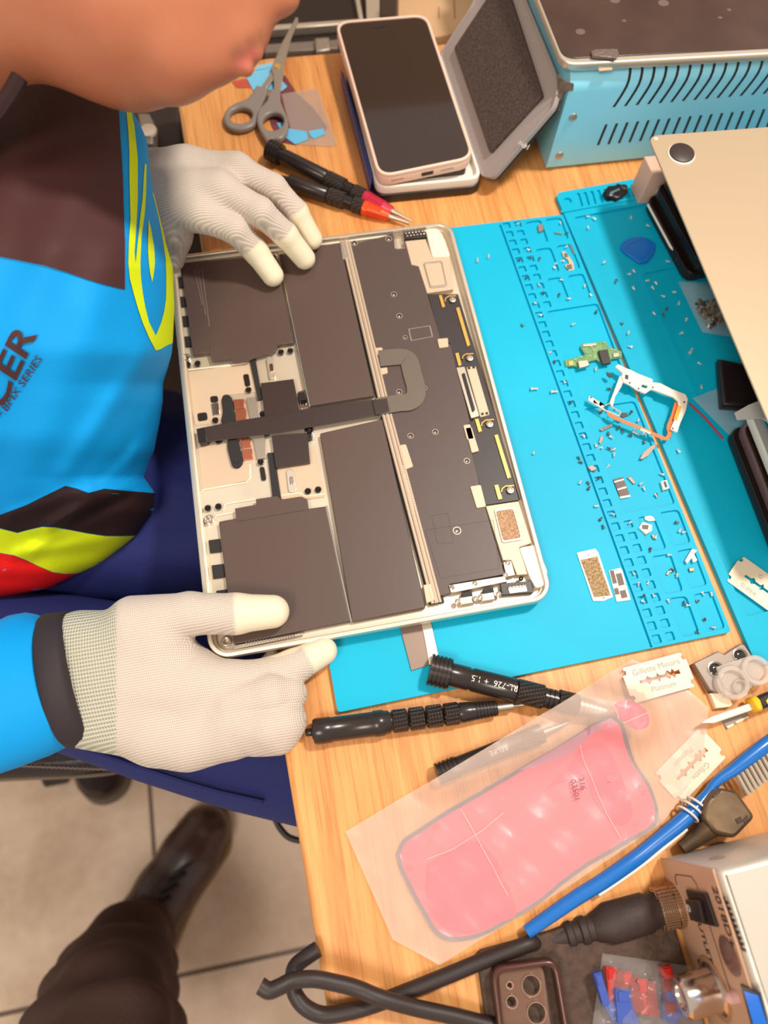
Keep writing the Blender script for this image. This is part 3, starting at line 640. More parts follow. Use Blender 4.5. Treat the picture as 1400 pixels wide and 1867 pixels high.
M_dust = mat('pale_dust', (104, 84, 76), .7)
for c, r in ((ZI(628, 130)[0], .0036), (ZI(970, 12)[0], .0042), (ZI(1203, 72)[0], .0016), (ZI(808, 85)[0], .0016), (ZI(770, 0)[0], .004), (ZI(1240, 40)[0], .0016)):
    c = P(*c, BH+.0068); g = G(M_dust); g.ball(c, (r, r*.85, .0001), 14, 4); g.build('dried_spot', dp)
g = G(mat('crumpled_grey_foil', (120, 104, 96), .4, .4, bump=('noise', 500, .8, .001))); g.px(ZI(672, 208, 690, 200, 780, 198, 788, 218, 775, 238, 678, 228), BH+.0068, BH+.0092, .0008); g.build('connector_strip', dp)
g = G(M_beige); g.px(ZI(695, 268, 758, 264, 760, 285, 706, 290), BH, BH+.0012, .0003); tag(g.build('adhesive_tape'), 'small tan tape piece on the blue station below the display edge', 'tape')

# ------------------------------------------------------------------ open phone case and the phones
cs = thing('phone_box', 'open padded gadget case, black bottom under the phone and grey lid raised', 'case', (.1, .27, 0))
cq = W2([(628, 140), (800, 112), (878, 347), (684, 366)], .004)
g = G(M_blk); g.shape(rquad(cq, .011, 6), 0, .0085, .0012); g.build('bottom_shell', cs)
M_foam = mat('dark_foam', (56, 44, 40), .9, 0, bump=('noise', 1600, 1, .0008), var=(700, (96, 78, 70), (1, 1, 1)))
inn = grow(cq, -.0035); inn2 = grow(cq, -.011)
g = G(M_white); g.shape([rquad(grow(cq, -.001), .010, 6), rquad(inn, .009, 6)], .0085, .016, .0008); g.shape([rquad(inn, .009, 6)], .0085, .0105); g.build('inner_tray', cs)
g = G(M_foam); g.shape(rquad(inn2, .004, 4), .0105, .0145, .0006); g.build('foam_pad', cs)
g = G(mat('navy_sleeve', (44, 52, 118), .4)); q = W2(ZH(783, 470, 803, 500, 990, 1140, 972, 1200), .012); g.shape([[tuple(V(p)-V((.0012, 0))) for p in q]], .003, .0165, .0004); g.build('side_strip', cs)
LP = PL((.1445, .2, .012), (0, 1, 0), (.0498, 0, .058)); 
lpx = ZI(50, 225, 175, 36, 205, -30, 390, -40, 405, 0, 528, 300, 537, 385, 520, 445, 270, 735, 222, 728)
lq = LP.pts(lpx); sgn = 1 if LP.n.z < 0 else -1      # thickness goes down, behind the face we see
def lsh(m, q, t0, t1, bev=0): 
    g = G(m); a, b = sorted((sgn*t0, sgn*t1)); g.shape(q if hasattr(q[0][0], '__len__') else [q], a, b, bev, LP.M); return g
M_grey = mat('grey_lid_plastic', (158, 146, 142), .38)
lsh(M_blk, rquad(grow(lq, -.0002), .003, 4), .003, .0055, .0006).build('lid_back', cs)
lsh(M_grey, [rquad(lq, .004, 4), rquad(grow(lq, -.0016), .003, 4)], -.0012, .003, .0004).build('lid_rim', cs)
lsh(M_grey, rquad(grow(lq, -.0014), .003, 4), .0008, .003).build('lid_face', cs)
lsh(M_foam, rquad(LP.pts(ZI(115, 205, 268, -25, 340, -25, 352, 10, 478, 398, 262, 634)), .002, 3), -.0028, .001, .0006).build('foam_pad', cs)
c = LP.at(*ZI(400, 600)[0]); g = G(M_ink); g.text('14Pro', LP.M @ Matrix.Translation((c[0]-.0002, c[1], -sgn*.0015)) @ Matrix.Rotation(math.radians(-32), 4, 'Z') @ (Matrix.Rotation(math.pi, 4, 'X') if LP.n.z < 0 else Matrix.Identity(4)), .0055); g.build('printing', cs)
# phone in pink case
ph = thing('smartphone', 'dark-screened phone in a pale pink case lying on the open gadget case', 'phone', (.095, .28, .0165))
pq = W2([(610, 42), (778, 28), (865, 290), (690, 326)], .0265)
M_pink = mat('pale_pink_silicone', (236, 200, 180), .45)
g = G(M_pink); g.shape(rquad(pq, .013, 10), .0165, .0265, .0022)
g.shape([rquad(pq, .013, 10), rquad(grow(pq, -.0024), .011, 10)], .0250, .0282, .0008); g.build('case', ph)
g = G(mat('phone_screen', (46, 32, 28), .08, 0, coat=.5)); g.shape(rquad(grow(pq, -.0022), .011, 10), .0262, .0272, .0003); g.build('screen', ph)
g = G(M_blkm); g.px(ZH(978, 172, 1070, 160, 1072, 168, 980, 182), .0271, .0274); g.build('earpiece', ph)
FP = PL((pq[3][0], pq[3][1], .0165), (pq[2][0]-pq[3][0], pq[2][1]-pq[3][1], 0), (0, 0, 1))
a, b = FP.at(*ZH(1330, 1070)[0]); nn = FP.n if FP.n.y < 0 else -FP.n
g = G(M_blk); g.box(FP.w(a, .0055)+nn*.0003, (.0095, .0006, .003), rz=math.atan2(FP.u.y, FP.u.x)); g.build('charging_port', ph)
for i in range(6):
    g = G(M_dink); c = FP.w(a-.020-.0018*i, .0055)+nn*.0001; g.ball(c, .0005, 6, 4); g.build('speaker_hole', ph)
for i in range(6):
    g = G(M_dink); c = FP.w(a+.012+.0018*i, .0055)+nn*.0001; g.ball(c, .0005, 6, 4); g.build('speaker_hole', ph)

# ------------------------------------------------------------------ scissors, scraps of film
sc = thing('scissors', 'closed steel scissors with grey plastic loop handles beside the pink phone', 'scissors', (0, .33, 0))
M_sg = mat('grey_handle_plastic', (136, 126, 118), .35)
def ell(cx, cy, rx, ry, n=22, rot=0): return [(cx+rx*math.cos(t)*math.cos(rot)-ry*math.sin(t)*math.sin(rot), cy+rx*math.cos(t)*math.sin(rot)+ry*math.sin(t)*math.cos(rot)) for t in [2*math.pi*i/n for i in range(n)]]
flat = lambda l: [c for p in l for c in p]
g = G(M_steel); g.px(ZH(300, 560, 268, 552, 335, 450, 345, 400, 400, 270, 470, 140, 487, 108, 497, 118, 470, 200, 400, 400, 350, 500), .0030, .0042, .0003); g.build('blade', sc)
g = G(M_steel); g.px(ZH(352, 575, 392, 580, 418, 395, 455, 250, 503, 130, 500, 112, 487, 108, 470, 150, 385, 320, 330, 430, 345, 480), .0044, .0056, .0003); g.build('blade', sc)
g = G(M_gold); c = P(*ZH(368, 422)[0], .0056); g.lathe([(-.003, .0032), (0, .0032), (.0008, .0028), (.001, .001)], c, c+V((0, 0, 1)), 20); g.build('pivot_screw', sc)
o1 = [(p[0], p[1]) for p in spline([(235, 540), (205, 590), (165, 628), (90, 658), (40, 700), (26, 755), (52, 805), (110, 826), (180, 815), (228, 785), (246, 735), (268, 670), (300, 600), (312, 556)], 4)]
g = G(M_sg); g.px(ZH(*flat(o1)), .001, .0062, .0018, holes=[ZH(*flat(ell(135, 733, 74, 50, 22, -.12)))]); g.build('handle', sc)
o2 = [(p[0], p[1]) for p in spline([(322, 560), (312, 600), (295, 645), (252, 690), (236, 745), (245, 800), (275, 860), (318, 915), (350, 912), (340, 885), (390, 882), (430, 842), (438, 765), (412, 695), (390, 640), (386, 566)], 4)]
g = G(M_sg); g.px(ZH(*flat(o2)), .0025, .0080, .0018, holes=[ZH(*flat(ell(342, 772, 68, 56, 22, -.3)))]); g.build('handle', sc)
def film(name, col, q, z, alpha, label, cat='film', grp=None, rough=.25, th=.00015):
    m = mat(name+'_'+str(col[0])+'_'+str(int(alpha*100)), col, rough, alpha=alpha, bump=('noise', 120, .3, .001)); g = G(m); g.px(q, z, z+th); o = g.build(name, keep=False)
    return tag(o, label, cat, grp)
film('film_scrap', (128, 66, 72), ZH(395, 490, 420, 480, 490, 590, 600, 690, 690, 812, 668, 850, 480, 925, 385, 905, 330, 800, 315, 740, 390, 650), .0003, .88, 'dull red translucent film scrap lying under the scissor handles')
film('film_scrap', (206, 190, 176), ZH(395, 600, 622, 560, 752, 925, 700, 935, 480, 920), .0006, .28, 'clear film strip lying over the red film scrap')
film('film_tab', (120, 196, 232), ZH(170, 492, 225, 452, 330, 430, 432, 552, 400, 580, 215, 575), .0009, 1, 'pale blue film tab under the scissor blades')
film('film_tab', (100, 190, 232), ZH(365, 785, 400, 780, 440, 820, 555, 838, 566, 890, 482, 920, 425, 880), .0009, 1, 'pale blue film tab beside the scissor ring, larger piece')
film('film_tab', (100, 190, 232), ZH(568, 836, 662, 820, 676, 855, 602, 885, 578, 862), .0009, 1, 'small blue film tab at the corner of the clear strip')
film('film_scrap', (214, 96, 76), ZH(75, 520, 165, 500, 205, 560, 110, 560), .0003, .75, 'orange red film scrap left of the blue tab below the lips')
film('film_tab', (130, 198, 230), ZH(225, 448, 245, 418, 345, 395, 350, 425), .0012, 1, 'narrow pale blue film strip behind the scissor blades')

# ------------------------------------------------------------------ screwdrivers
def driver(end, tip, zc, ztip, parts, label, txt=None, grp=None):
    A = P(*end, zc); B = P(*tip, ztip); d = B-A; L = d.length
    t = thing('precision_screwdriver', label, 'screwdriver', ((A.x+B.x)/2, (A.y+B.y)/2, min(p[1][0][1] for p in parts)*0), grp)
    for nm, pr, m in parts:
        g = G(m); g.lathe([(a*L, r) for a, r in pr], A, B, 28); g.build(nm, t, angle=50)
    if txt:
        s, at_, size, flip = txt; dn = d.normalized(); vv = V((-dn.y, dn.x, 0)); rr = [r for nm, pr, m in parts for a, r in pr if nm == 'barrel'][0]
        c = A+d*at_
        pl = PL(c, dn*(-1 if flip else 1), vv*(-1 if flip else 1)); g = G(M_ink)
        k = len(g.v); g.text(s, pl.M, size, .00005)
        for v in g.v:      # wrap the letters round the barrel
            q = v-c; s_ = q.dot(pl.v); al = q.dot(pl.u); an = s_/rr; hgt = rr+.00012+max(0, q.dot(pl.n))
            w_ = c+pl.u*al+pl.v*math.sin(an)*hgt+pl.n*math.cos(an)*hgt; v.xyz = w_
        g.build('printing', t)
    return t
def ribs(a, b, n, r0, r1, r2=None):
    out = []; r2 = r2 or r0
    for i in range(n):
        x = a+(b-a)*i/n; s = (b-a)/n; ro = r0+(r2-r0)*i/n; out += [(x, ro), (x+s*.6, ro), (x+s*.65, ro-r1), (x+s*.95, ro-r1)]
    return out+[(b, r2)]
kn = lambda a, b, r: [(a, r-.0009), (a+.005, r), (b-.005, r), (b, r-.0009)]
driver((557, 1336), (960, 1284), .0077, .0062, [
    ('end_cap', [(0, .0018), (.004, .0024), (.025, .0024), (.03, .0045), (.034, .0045)], M_blkg),
    ('barrel', [(.034, .0068), (.045, .0077), (.11, .0077), (.115, .0072), (.30, .0072), (.305, .0077), (.345, .0077), (.352, .007), (.37, .0068), (.38, .0055), (.385, .0055)], M_blkg),
    ('grip', kn(.385, .455, .0068), M_knurl), ('grip', kn(.462, .532, .0068), M_knurl), ('grip', kn(.540, .612, .0068), M_knurl), ('grip', kn(.620, .688, .0068), M_knurl),
    ('collar', [(.685, .0056), (.70, .0062), (.745, .0058)]+ribs(.75, .86, 7, .0056, .0006, .0046)+[(.862, .003)], M_blkg),
    ('shaft', [(.86, .0024), (.934, .0024), (.937, .0012), (.985, .0010), (.988, .0013), (.998, .0011), (1, .0004)], M_steel)],
    'thick black screwdriver with four knurled bands lying on the wood by the glove')
driver((783, 1220), (1140, 1308), .0100, .0085, [
    ('cap', ribs(.0, .105, 5, .0098, .0008)+[(.107, .0072)], M_blkg),
    ('barrel', [(.107, .0072), (.20, .0072), (.205, .0066), (.215, .0066), (.22, .0072), (.44, .0072), (.445, .006)], M_blkg),
    ('grip', kn(.445, .585, .0074), M_knurl), ('neck', ribs(.585, .655, 3, .0062, .0008), M_blkg), ('grip', kn(.655, .76, .0070), M_knurl),
    ('collar', ribs(.76, .92, 7, .0062, .0006, .0042), M_steel), ('shaft', [(.92, .0015), (1, .001)], M_steel)],
    'black screwdriver with white lettering, its tip tucked under the plastic bag', ('RL-726  + 1.5', .325, .0052, True))
M_crim = mat('crimson_collar', (196, 44, 74), .3, .3); M_or = mat('orange_collar', (232, 82, 36), .3, .3)
for col, end, tip, lab, z in ((M_crim, (490, 272), (752, 404), 'black screwdriver with a crimson collar, nearer to the scissors', .0085), (M_or, (497, 322), (745, 407), 'black screwdriver with an orange collar beside the gloved fingers', .0072)):
    driver(end, tip, z, .004, [
        ('cap', (ribs(0, .085, 4, .0082, .0007)+[(.087, .0066)]) if col is M_crim else [(0, .003), (.08, .0036), (.12, .0042)], M_blkg),
        ('barrel', [(.087 if col is M_crim else .12, .0056), (.12, .0062), (.40, .0062), (.41, .0052)], M_blkg),
        ('grip', kn(.41, .535, .0066), M_knurl), ('neck', ribs(.535, .59, 3, .0054, .0008), M_blkg), ('grip', kn(.59, .67, .0062), M_knurl),
        ('collar', [(.67, .0058), (.70, .0058)]+ribs(.70, .80, 7, .0058, .0005, .0048)+[(.86, .0034)], col), ('shaft', [(.86, .0022), (.90, .0016), (.98, .0009), (1, .0004)], M_steel)], lab)
driver((797, 1412), (1035, 1318), .0064, .0050, [
    ('cap', ribs(0, .15, 5, .0064, .0007), M_blkg), ('barrel', [(.15, .0056), (.62, .0056)], M_blkg), ('grip', kn(.62, .80, .0058), M_knurl), ('shaft', [(.80, .0030), (1, .001)], M_steel)],
    'dark screwdriver showing grey through the clear plastic bag', ('RELIFE', .45, .0042, True))
# flat metal spudger
sp = thing('spudger', 'flat stainless steel blade sticking out from under the laptop edge', 'tool', (.02, -.18, MZ))
g = G(mat('taupe_steel', (138, 118, 106), .45, .5)); q = ZO(455, 32, 548, 12, 612, 205, 525, 232); g.px([(722, 1118)]+[q[0]][:0]+[(762, 1105)]+[q[2]]+[q[3]], MZ, MZ+.0012, .0003); g.build('dark_blade', sp)
g = G(M_alu); g.px([(762, 1105), (778, 1100), ZO(655, 190)[0], ZO(608, 205)[0]], MZ, MZ+.0018, .0003); g.build('bright_blade', sp)

# ------------------------------------------------------------------ silver cover propped on the right
cv = thing('bottom_cover', 'large champagne silver metal cover with one round rubber foot, propped up at the right', 'cover', (.35, .05, .066))
CZ = .070; k0 = P(1181, 247, CZ); kt = P(1400, 231, CZ); kl = P(1400, 768, CZ); du = (kt-k0).normalized(); dv = (kl-k0).normalized()
qq = [tuple(k0.xy), tuple((k0+du*.22).xy), tuple((k0+du*.22+dv*.304).xy), tuple((k0+dv*.304).xy)]
M_champ = mat('champagne_aluminium', (184, 162, 134), .5, .35, bump=('noise', 2600, .12, .0002))
g = G(M_champ); g.shape(rquad(qq, .008, 8), CZ-.0016, CZ, .0006); g.build('sheet', cv)
c = P(1243, 279, CZ+.0015); M_rub = mat('dark_rubber', (56, 42, 38), .45)
g = G(M_white); g.lathe([(0, .0100), (.001, .0098), (.0014, .0092)], c-V((0, 0, .0015)), c+V((0, 0, 1)), 32); o = g.build('foot_ring', cv)
g = G(M_rub); g.lathe([(0, .0091), (.0014, .0090), (.0018, .0084), (.0019, .001)], c-V((0, 0, .0008)), c+V((0, 0, 1)), 32); g.build('foot_pad', o)
c = P(1196, 253, CZ); g = G(M_white); g.lathe([(0, .0014), (.0002, .0014)], c, c+V((0, 0, 1)), 12); g.build('screw_hole', cv)
# what carries it
g = G(mat('pink_beige_card', (226, 178, 156), .6)); bb = [tuple(P(*p, .0684).xy) for p in ((1192, 262), (1260, 262))]
q = W2([(1172, 285), (1196, 352)], .004); g.shape(rquad([(.2650, .1740), (.287, .173), (.286, .1560), (.2660, .1565)], .001), .004, .036, .0008); tag(g.build('small_carton'), 'pinkish beige block standing under the corner of the silver cover', 'box')
g = G(mat('clear_blue_cap', (170, 210, 224), .2, alpha=.7)); c = P(1196, 345, .015); g.lathe([(0, .005), (.009, .005), (.010, .004)], c-V((.004, -.004, 0)), c+V((.01, -.006, .002)), 14); tag(g.build('tube_cap'), 'small clear pale blue cap beside the beige block', 'cap')
# stacks of stripped phones under the cover
M_pbl = mat('phone_frame_black', (40, 28, 26), .25, .3)
def slab(name, q, z0, z1, rim, inner, label, cat='phone part', shr=.004, grp=None):
    t = thing(name, label, cat, (sum(p[0] for p in q)/len(q), sum(p[1] for p in q)/len(q), z0), grp)
    g = G(rim); g.shape([rquad(q, .009, 6), rquad(grow(q, -.0018), .008, 6)], z0, z1, .0006); g.build('frame', t)
    g = G(inner); g.shape([rquad(grow(q, -.0016), .008, 6)], z0, z1-.0015); g.build('tray', t)
    return t
s1q = [tuple(p) for p in W2([(1186, 372), (1240, 352)], .012)]
f0, f1 = P(1185, 380, .012).xy, P(1275, 512, .012).xy
e0 = P(1192, 352, .02).xy; e1 = P(1262, 480, .02).xy; dd = (e1-e0).normalized(); rt = V((-dd.y, dd.x)); rt = rt if rt.x > 0 else -rt
for i, (z0, z1, off, lab, rim, inn_) in enumerate(((.004, .013, -.002, 'black stripped phone with a white edge line, lowest under the upper cover edge', M_pbl, M_pbl), (.013, .024, .002, 'black stripped phone lying in the middle of the upper stack', M_pbl, mat('dark_brown_board', (56, 40, 36), .5)), (.024, .034, .005, 'topmost stripped phone of the upper stack, showing a beige strip', M_pbl, mat('dark_brown_board', (56, 40, 36), .5)))):
    p0 = e0-dd*.004+rt*off; q = [tuple(p0), tuple(p0+dd*.080), tuple(p0+dd*.080+rt*.07), tuple(p0+rt*.07)]
    t = slab('stripped_phone', q, z0, z1, rim, inn_, lab)
    if i == 0:
        g = G(M_white); g.tube([V((*(p0+dd*s-rt*.0003), .0105)) for s in (.006, .02, .035, .05)]+[V((*(p0+dd*.0795+rt*.012), .0105))], .0010, 8); g.build('edge_line', t)
    if i == 2:
        g = G(M_beige); a = p0+dd*.008+rt*.006; g.shape([[tuple(a), tuple(a+dd*.040), tuple(a+dd*.040+rt*.004), tuple(a+rt*.004)]], .0322, .0345, .0003); g.build('beige_strip', t)
        for j in range(7):
            g = G(M_steel); c = p0+dd*(.006+.007*j)+rt*.0125; g.ball((c.x, c.y, .0330), .0009, 8, 6); g.build('screw', t)
e0 = P(1330, 800, .008).xy; e1 = P(1395, 968, .008).xy; dd = (e1-e0).normalized(); rt = V((-dd.y, dd.x)); rt = rt if rt.x > 0 else -rt
st = [(.004, .012, 0, .075, M_pbl, M_blk, 'long black phone shell, lowest in the lower stack'), (.012, .019, .004, .07, mat('scuffed_film', (104, 78, 76), .4, bump=('noise', 300, .6, .001)), M_pbl, 'scuffed brown phone back, second in the lower stack'),
      (.019, .026, .009, .07, M_white, mat('pale_grey_card', (196, 194, 192), .6), 'white phone tray with pale card, third in the lower stack'), (.026, .0265, .0, .05, None, None, None), (.027, .036, .020, .08, M_pbl, mat('dark_brown_board', (56, 40, 36), .5), 'dark stripped phone on top of the lower stack')]
for z0, z1, off, ln, rim, inn_, lab in st:
    if not lab: continue
    p0 = e0-dd*(.006 if z0 < .015 else .014)+rt*off; q = [tuple(p0), tuple(p0+dd*(ln+.02)), tuple(p0+dd*(ln+.02)+rt*.07), tuple(p0+rt*.07)]; slab('stripped_phone', q, z0, z1, rim, inn_, lab)
p0 = e0-dd*.008+rt*.0165; g = G(mat('cyan_plastic', (0, 156, 196), .4)); q = [tuple(p0), tuple(p0+dd*.085), tuple(p0+dd*.085+rt*.06), tuple(p0+rt*.06)]; g.shape(rquad(q, .008, 6), .0262, .0268); tag(g.build('plastic_sheet'), 'cyan edged sheet between the white tray and the top phone', 'sheet')
g = G(mat('pale_grey_card', (196, 194, 192), .6)); g.px([(1340, 752), (1365, 738), (1390, 728), (1430, 740), (1430, 790), (1390, 762), (1345, 765)], .0365, .0375); tag(g.build('sheet_of_paper'), 'folded pale grey paper above the lower phone stack', 'paper')
g = G(M_pbl); ps = [(.30, .02), (.36, .02), (.36, -.06), (.30, -.06)]; g.shape(rquad(ps, .006), .0375, .0684, .001); tag(g.build('battery_block'), 'dark block deep under the silver cover, carrying it', 'box')
# bags under the cover
def bag(name, q, z, zt, m, label, seed=1, amp=.002, n=14, cat='bag'):
    """a crinkled plastic bag: two wavy skins joined all round"""
    rnd = random.Random(seed); q = [V(p) for p in W2(q, z)]; top = []; bot = []; ph = [rnd.uniform(0, 6) for _ in range(8)]
    for i in range(n+1):
        for j in range(n+1):
            u, v = i/n, j/n; p = (q[0]*(1-u)+q[1]*u)*(1-v)+(q[3]*(1-u)+q[2]*u)*v; e = (min(u, 1-u, v, 1-v)*2)**.5
            w_ = amp*(math.sin(u*17+v*9+ph[0])*.4+math.sin(v*23-u*11+ph[1])*.3+math.sin((u+v)*31+ph[2])*.3+rnd.uniform(-.3, .3))*e
            top.append(V((p.x, p.y, z+(zt-z)*e+w_+.0003))); bot.append(V((p.x, p.y, z)))
    N = n+1; f = [(i*N+j, i*N+j+1, (i+1)*N+j+1, (i+1)*N+j) for i in range(n) for j in range(n)]
    g = G(m); K = len(top); g.add(top+bot, f+[tuple(K+a for a in reversed(x)) for x in f]); o = g.build(name, keep=False, angle=70); return tag(o, label, cat)
M_clear = mat('clear_plastic_bag', (214, 208, 206), .12, alpha=.16, spec=.9)
def pile(n, q, z, h, ms, seed, label, name='screw_parts', sz=.0012):
    rnd = random.Random(seed); q = [V(p) for p in W2(q, z)]; g = G(ms[0])
    for i in range(n):
        u, v = rnd.random(), rnd.random(); p = (q[0]*(1-u)+q[1]*u)*(1-v)+(q[3]*(1-u)+q[2]*u)*v; g.m(rnd.choice(ms))
        M = Matrix.Rotation(rnd.uniform(0, 6), 3, 'Z') @ Matrix.Rotation(rnd.uniform(-.6, .6), 3, 'X'); s = sz*rnd.uniform(.6, 1.5)
        g.box((p.x, p.y, z+rnd.random()*h+sz), (s*3, s, s), M=M)
    o = g.build(name); tag(o, label, 'small parts'); o['kind'] = 'stuff'; return o
M_brz = mat('bronze_bits', (150, 112, 84), .35, .7); M_dkb = mat('dark_bits', (70, 50, 42), .5, .2)
pile(160, [(1262, 560), (1310, 556), (1330, 588), (1292, 602)], .005, .008, [M_brz, M_dkb, M_steel], 3, 'heap of tiny bronze coloured screws and clips in a clear bag under the cover')
bag('zip_bag', [(1236, 514), (1400, 520), (1400, 625), (1280, 606)], .0045, .017, M_clear, 'clear zip bag holding bronze coloured bits beside the cover edge', 5, .0018)
g = G(mat('black_bag_content', (34, 24, 26), .3)); g.px([(1312, 652), (1400, 668), (1400, 745), (1318, 738)], .0045, .014, .003); tag(g.build('pouch'), 'black rectangular pouch between the two phone stacks', 'pouch')
zb = bag('zip_bag', [(1262, 726), (1330, 700), (1400, 730), (1345, 810)], .0045, .008, M_clear, 'empty clear zip bag with a red seal line near the white bracket', 8, .0012)
g = G(mat('red_seal', (170, 40, 66), .4)); g.tube([P(1256, 735, .009), P(1285, 762, .0095), P(1318, 800, .009)], .0008, 6); g.build('red_seal', zb)
# ------------------------------------------------------------------ draping helper: cut a flat outline into small cells and lift them
def drape(g, poly, lift, cell, thick=None):
    bm = bmesh.new(); f = bm.faces.new([bm.verts.new((p[0], p[1], 0)) for p in poly]); bm.normal_update(); bmesh.ops.triangulate(bm, faces=[f])
    xs = [p[0] for p in poly]; ys = [p[1] for p in poly]
    for ax, (a, b) in enumerate(((min(xs), max(xs)), (min(ys), max(ys)))):
        k = math.floor(a/cell)+1
        while k*cell < b:
            co = [0, 0, 0]; co[ax] = k*cell; no = [0, 0, 0]; no[ax] = 1
            bmesh.ops.bisect_plane(bm, geom=bm.verts[:]+bm.edges[:]+bm.faces[:], plane_co=co, plane_no=no); k += 1
    bm.verts.ensure_lookup_table(); bm.verts.index_update()
    vs = [lift(v.co.x, v.co.y) for v in bm.verts]; fs = [tuple(v.index for v in f.verts) for f in bm.faces]
    g.add(vs, fs); bm.free(); return g
def segd(p, a, b):
    ab = b-a; t = max(0, min(1, (p-a).dot(ab)/ab.length_squared)); return (p-a-ab*t).length

# ------------------------------------------------------------------ plastic bag with the pink adhesive sheet
dA, dB = P(797, 1412, .006).xy, P(1035, 1318, .006).xy; eA, eB = P(960, 1262, .009).xy, P(1150, 1310, .009).xy
def bz(x, y):
    p = V((x, y)); a = segd(p, dA, dB); b = segd(p, eA, eB); h1 = .0142*math.exp(-(max(0, a-.004)/.010)**2); h2 = .0162*math.exp(-(max(0, b-.006)/.010)**2)
    return max(h1, h2)+.0014+.0005*math.sin(x*210+y*90)+.0004*math.sin(y*260-x*120)+.0003*math.sin((x+y)*480)
pb = thing('plastic_bag', 'clear milky plastic bag holding a pink phone-shaped adhesive sheet', 'bag', (.08, -.28, 0))
bq = W2([(630, 1515), (1152, 1202), (1262, 1180), (1305, 1300), (1240, 1520), (1080, 1640), (800, 1760), (705, 1700)], .001)
bq = W2([(630, 1516), (1150, 1203), (1210, 1222), (1290, 1290), (1280, 1400), (1205, 1500), (1020, 1625), (800, 1758), (716, 1712)], .001)
M_bagm = mat('milky_plastic_bag', (238, 214, 200), .34, alpha=.27, spec=.5, bump=('noise', 90, .2, .001))
for nm, dz in (('lower_skin', 0), ('upper_skin', .0020)):
    g = G(M_bagm); drape(g, bq, lambda x, y: V((x, y, bz(x, y)+dz)), .004); g.build(nm, pb, angle=70)
psh = [tuple(p) for p in spline(ZN(222, 780, 250, 725, 300, 690, 430, 605, 560, 530, 700, 445, 860, 350, 990, 265, 1045, 242, 1085, 262, 1120, 320, 1200, 450, 1245, 525, 1268, 600, 1264, 650, 1225, 695, 1100, 765, 960, 850, 880, 910, 810, 970, 690, 1045, 560, 1110, 450, 1130, 380, 1100, 335, 1030, 295, 960, 235, 840), 3)]
M_gborder = mat('grey_gasket', (112, 108, 122), .5); M_pk = mat('pink_film', (242, 104, 130), .3, alpha=.93); M_pk2 = mat('deeper_pink_film', (234, 78, 122), .3, alpha=.9); M_pl = mat('lilac_film', (206, 150, 180), .3, alpha=.7)
for nm, m, q, dz in (('grey_gasket', M_gborder, W2(psh, .0015), .0004), ('pink_sheet', M_pk, grow(W2(psh, .0015), -.0022), .0009)):
    g = G(m); drape(g, q, lambda x, y: V((x, y, bz(x, y)+dz)), .005); g.build(nm, pb, angle=70)
for q in (ZN(345, 820, 560, 730, 700, 1000, 640, 1050, 500, 1100, 400, 1060, 345, 960), ZN(820, 520, 900, 440, 950, 370, 1010, 340, 1060, 360, 1100, 430, 1150, 560, 1160, 640, 1100, 670, 1030, 600, 990, 520, 960, 470)):
    g = G(M_pk2); drape(g, [tuple(p) for p in W2([tuple(s) for s in spline(q+[q[0]], 3)][:-1], .0015)], lambda x, y: V((x, y, bz(x, y)+.0013)), .005); g.build('deep_pink_patch', pb, angle=70)
g = G(M_pl); drape(g, W2(ZN(700, 450, 860, 352, 985, 275, 1045, 250, 1075, 275, 1000, 300, 900, 390, 760, 440), .0015), lambda x, y: V((x, y, bz(x, y)+.0013)), .005); g.build('lilac_patch', pb, angle=70)
g = G(M_pk2); drape(g, [tuple(p) for p in W2([tuple(s) for s in spline(ZN(1050, 205, 1085, 182, 1140, 188, 1180, 215, 1196, 255, 1185, 285, 1140, 292, 1100, 262, 1070, 240, 1050, 205), 3)][:-1], .0015)], lambda x, y: V((x, y, bz(x, y)+.0005)), .005); g.build('pull_tab', pb, angle=70)
M_fold = mat('fold_line', (255, 214, 206), .4, alpha=.6)
for q in (ZN(480, 600, 530, 690, 600, 820, 680, 970), ZN(945, 350, 1000, 480, 1060, 620, 1130, 740), ZN(345, 800, 450, 760, 560, 690, 670, 600), ZN(1030, 175, 1060, 210, 1075, 262), ZN(1090, 270, 1160, 240, 1228, 212)):
    pts = [P(x, y, .002) for x, y in q]; pts = [V((p.x, p.y, bz(p.x, p.y)+.0022)) for a, b in zip(pts, pts[1:]) for p in [a.lerp(b, k/6) for k in range(6)]]
    g = G(M_fold); g.tube(pts, .00028, 5); g.build('crease', pb)
M_hole = mat('dark_pink', (206, 84, 108), .4)
for q in (ZN(372, 665, 395, 652, 400, 672, 378, 686), ZN(262, 825, 280, 818, 290, 845, 270, 852), ZN(1170, 655, 1195, 650, 1196, 668, 1172, 672), ZN(1200, 530, 1215, 525, 1220, 545, 1206, 548), ZN(1185, 508, 1200, 505, 1204, 516, 1190, 520), ZN(1060, 470, 1110, 455, 1108, 485, 1065, 498)):
    g = G(M_hole); w_ = W2(q, .002); z_ = bz(*w_[0])+.0014; g.shape(rquad(w_, .0008, 3), z_, z_+.0001); g.build('cutout', pb)
c0 = P(1040, 1455, .002); u_ = P(1050, 1490, .002)-P(1036, 1425, .002); vv = V((-u_.y, u_.x, 0)); tp = PL(c0+V((0, 0, bz(c0.x, c0.y)+.0018)), u_, -vv if False else vv)
g = G(mat('purple_ink', (120, 60, 84), .5)); g.text('03501', tp.M @ Matrix.Translation((-.004, .0025, 0)), .0048, .00008); g.text('316', tp.M @ Matrix.Translation((-.007, .0075, 0)), .0048, .00008); g.build('printing', pb)

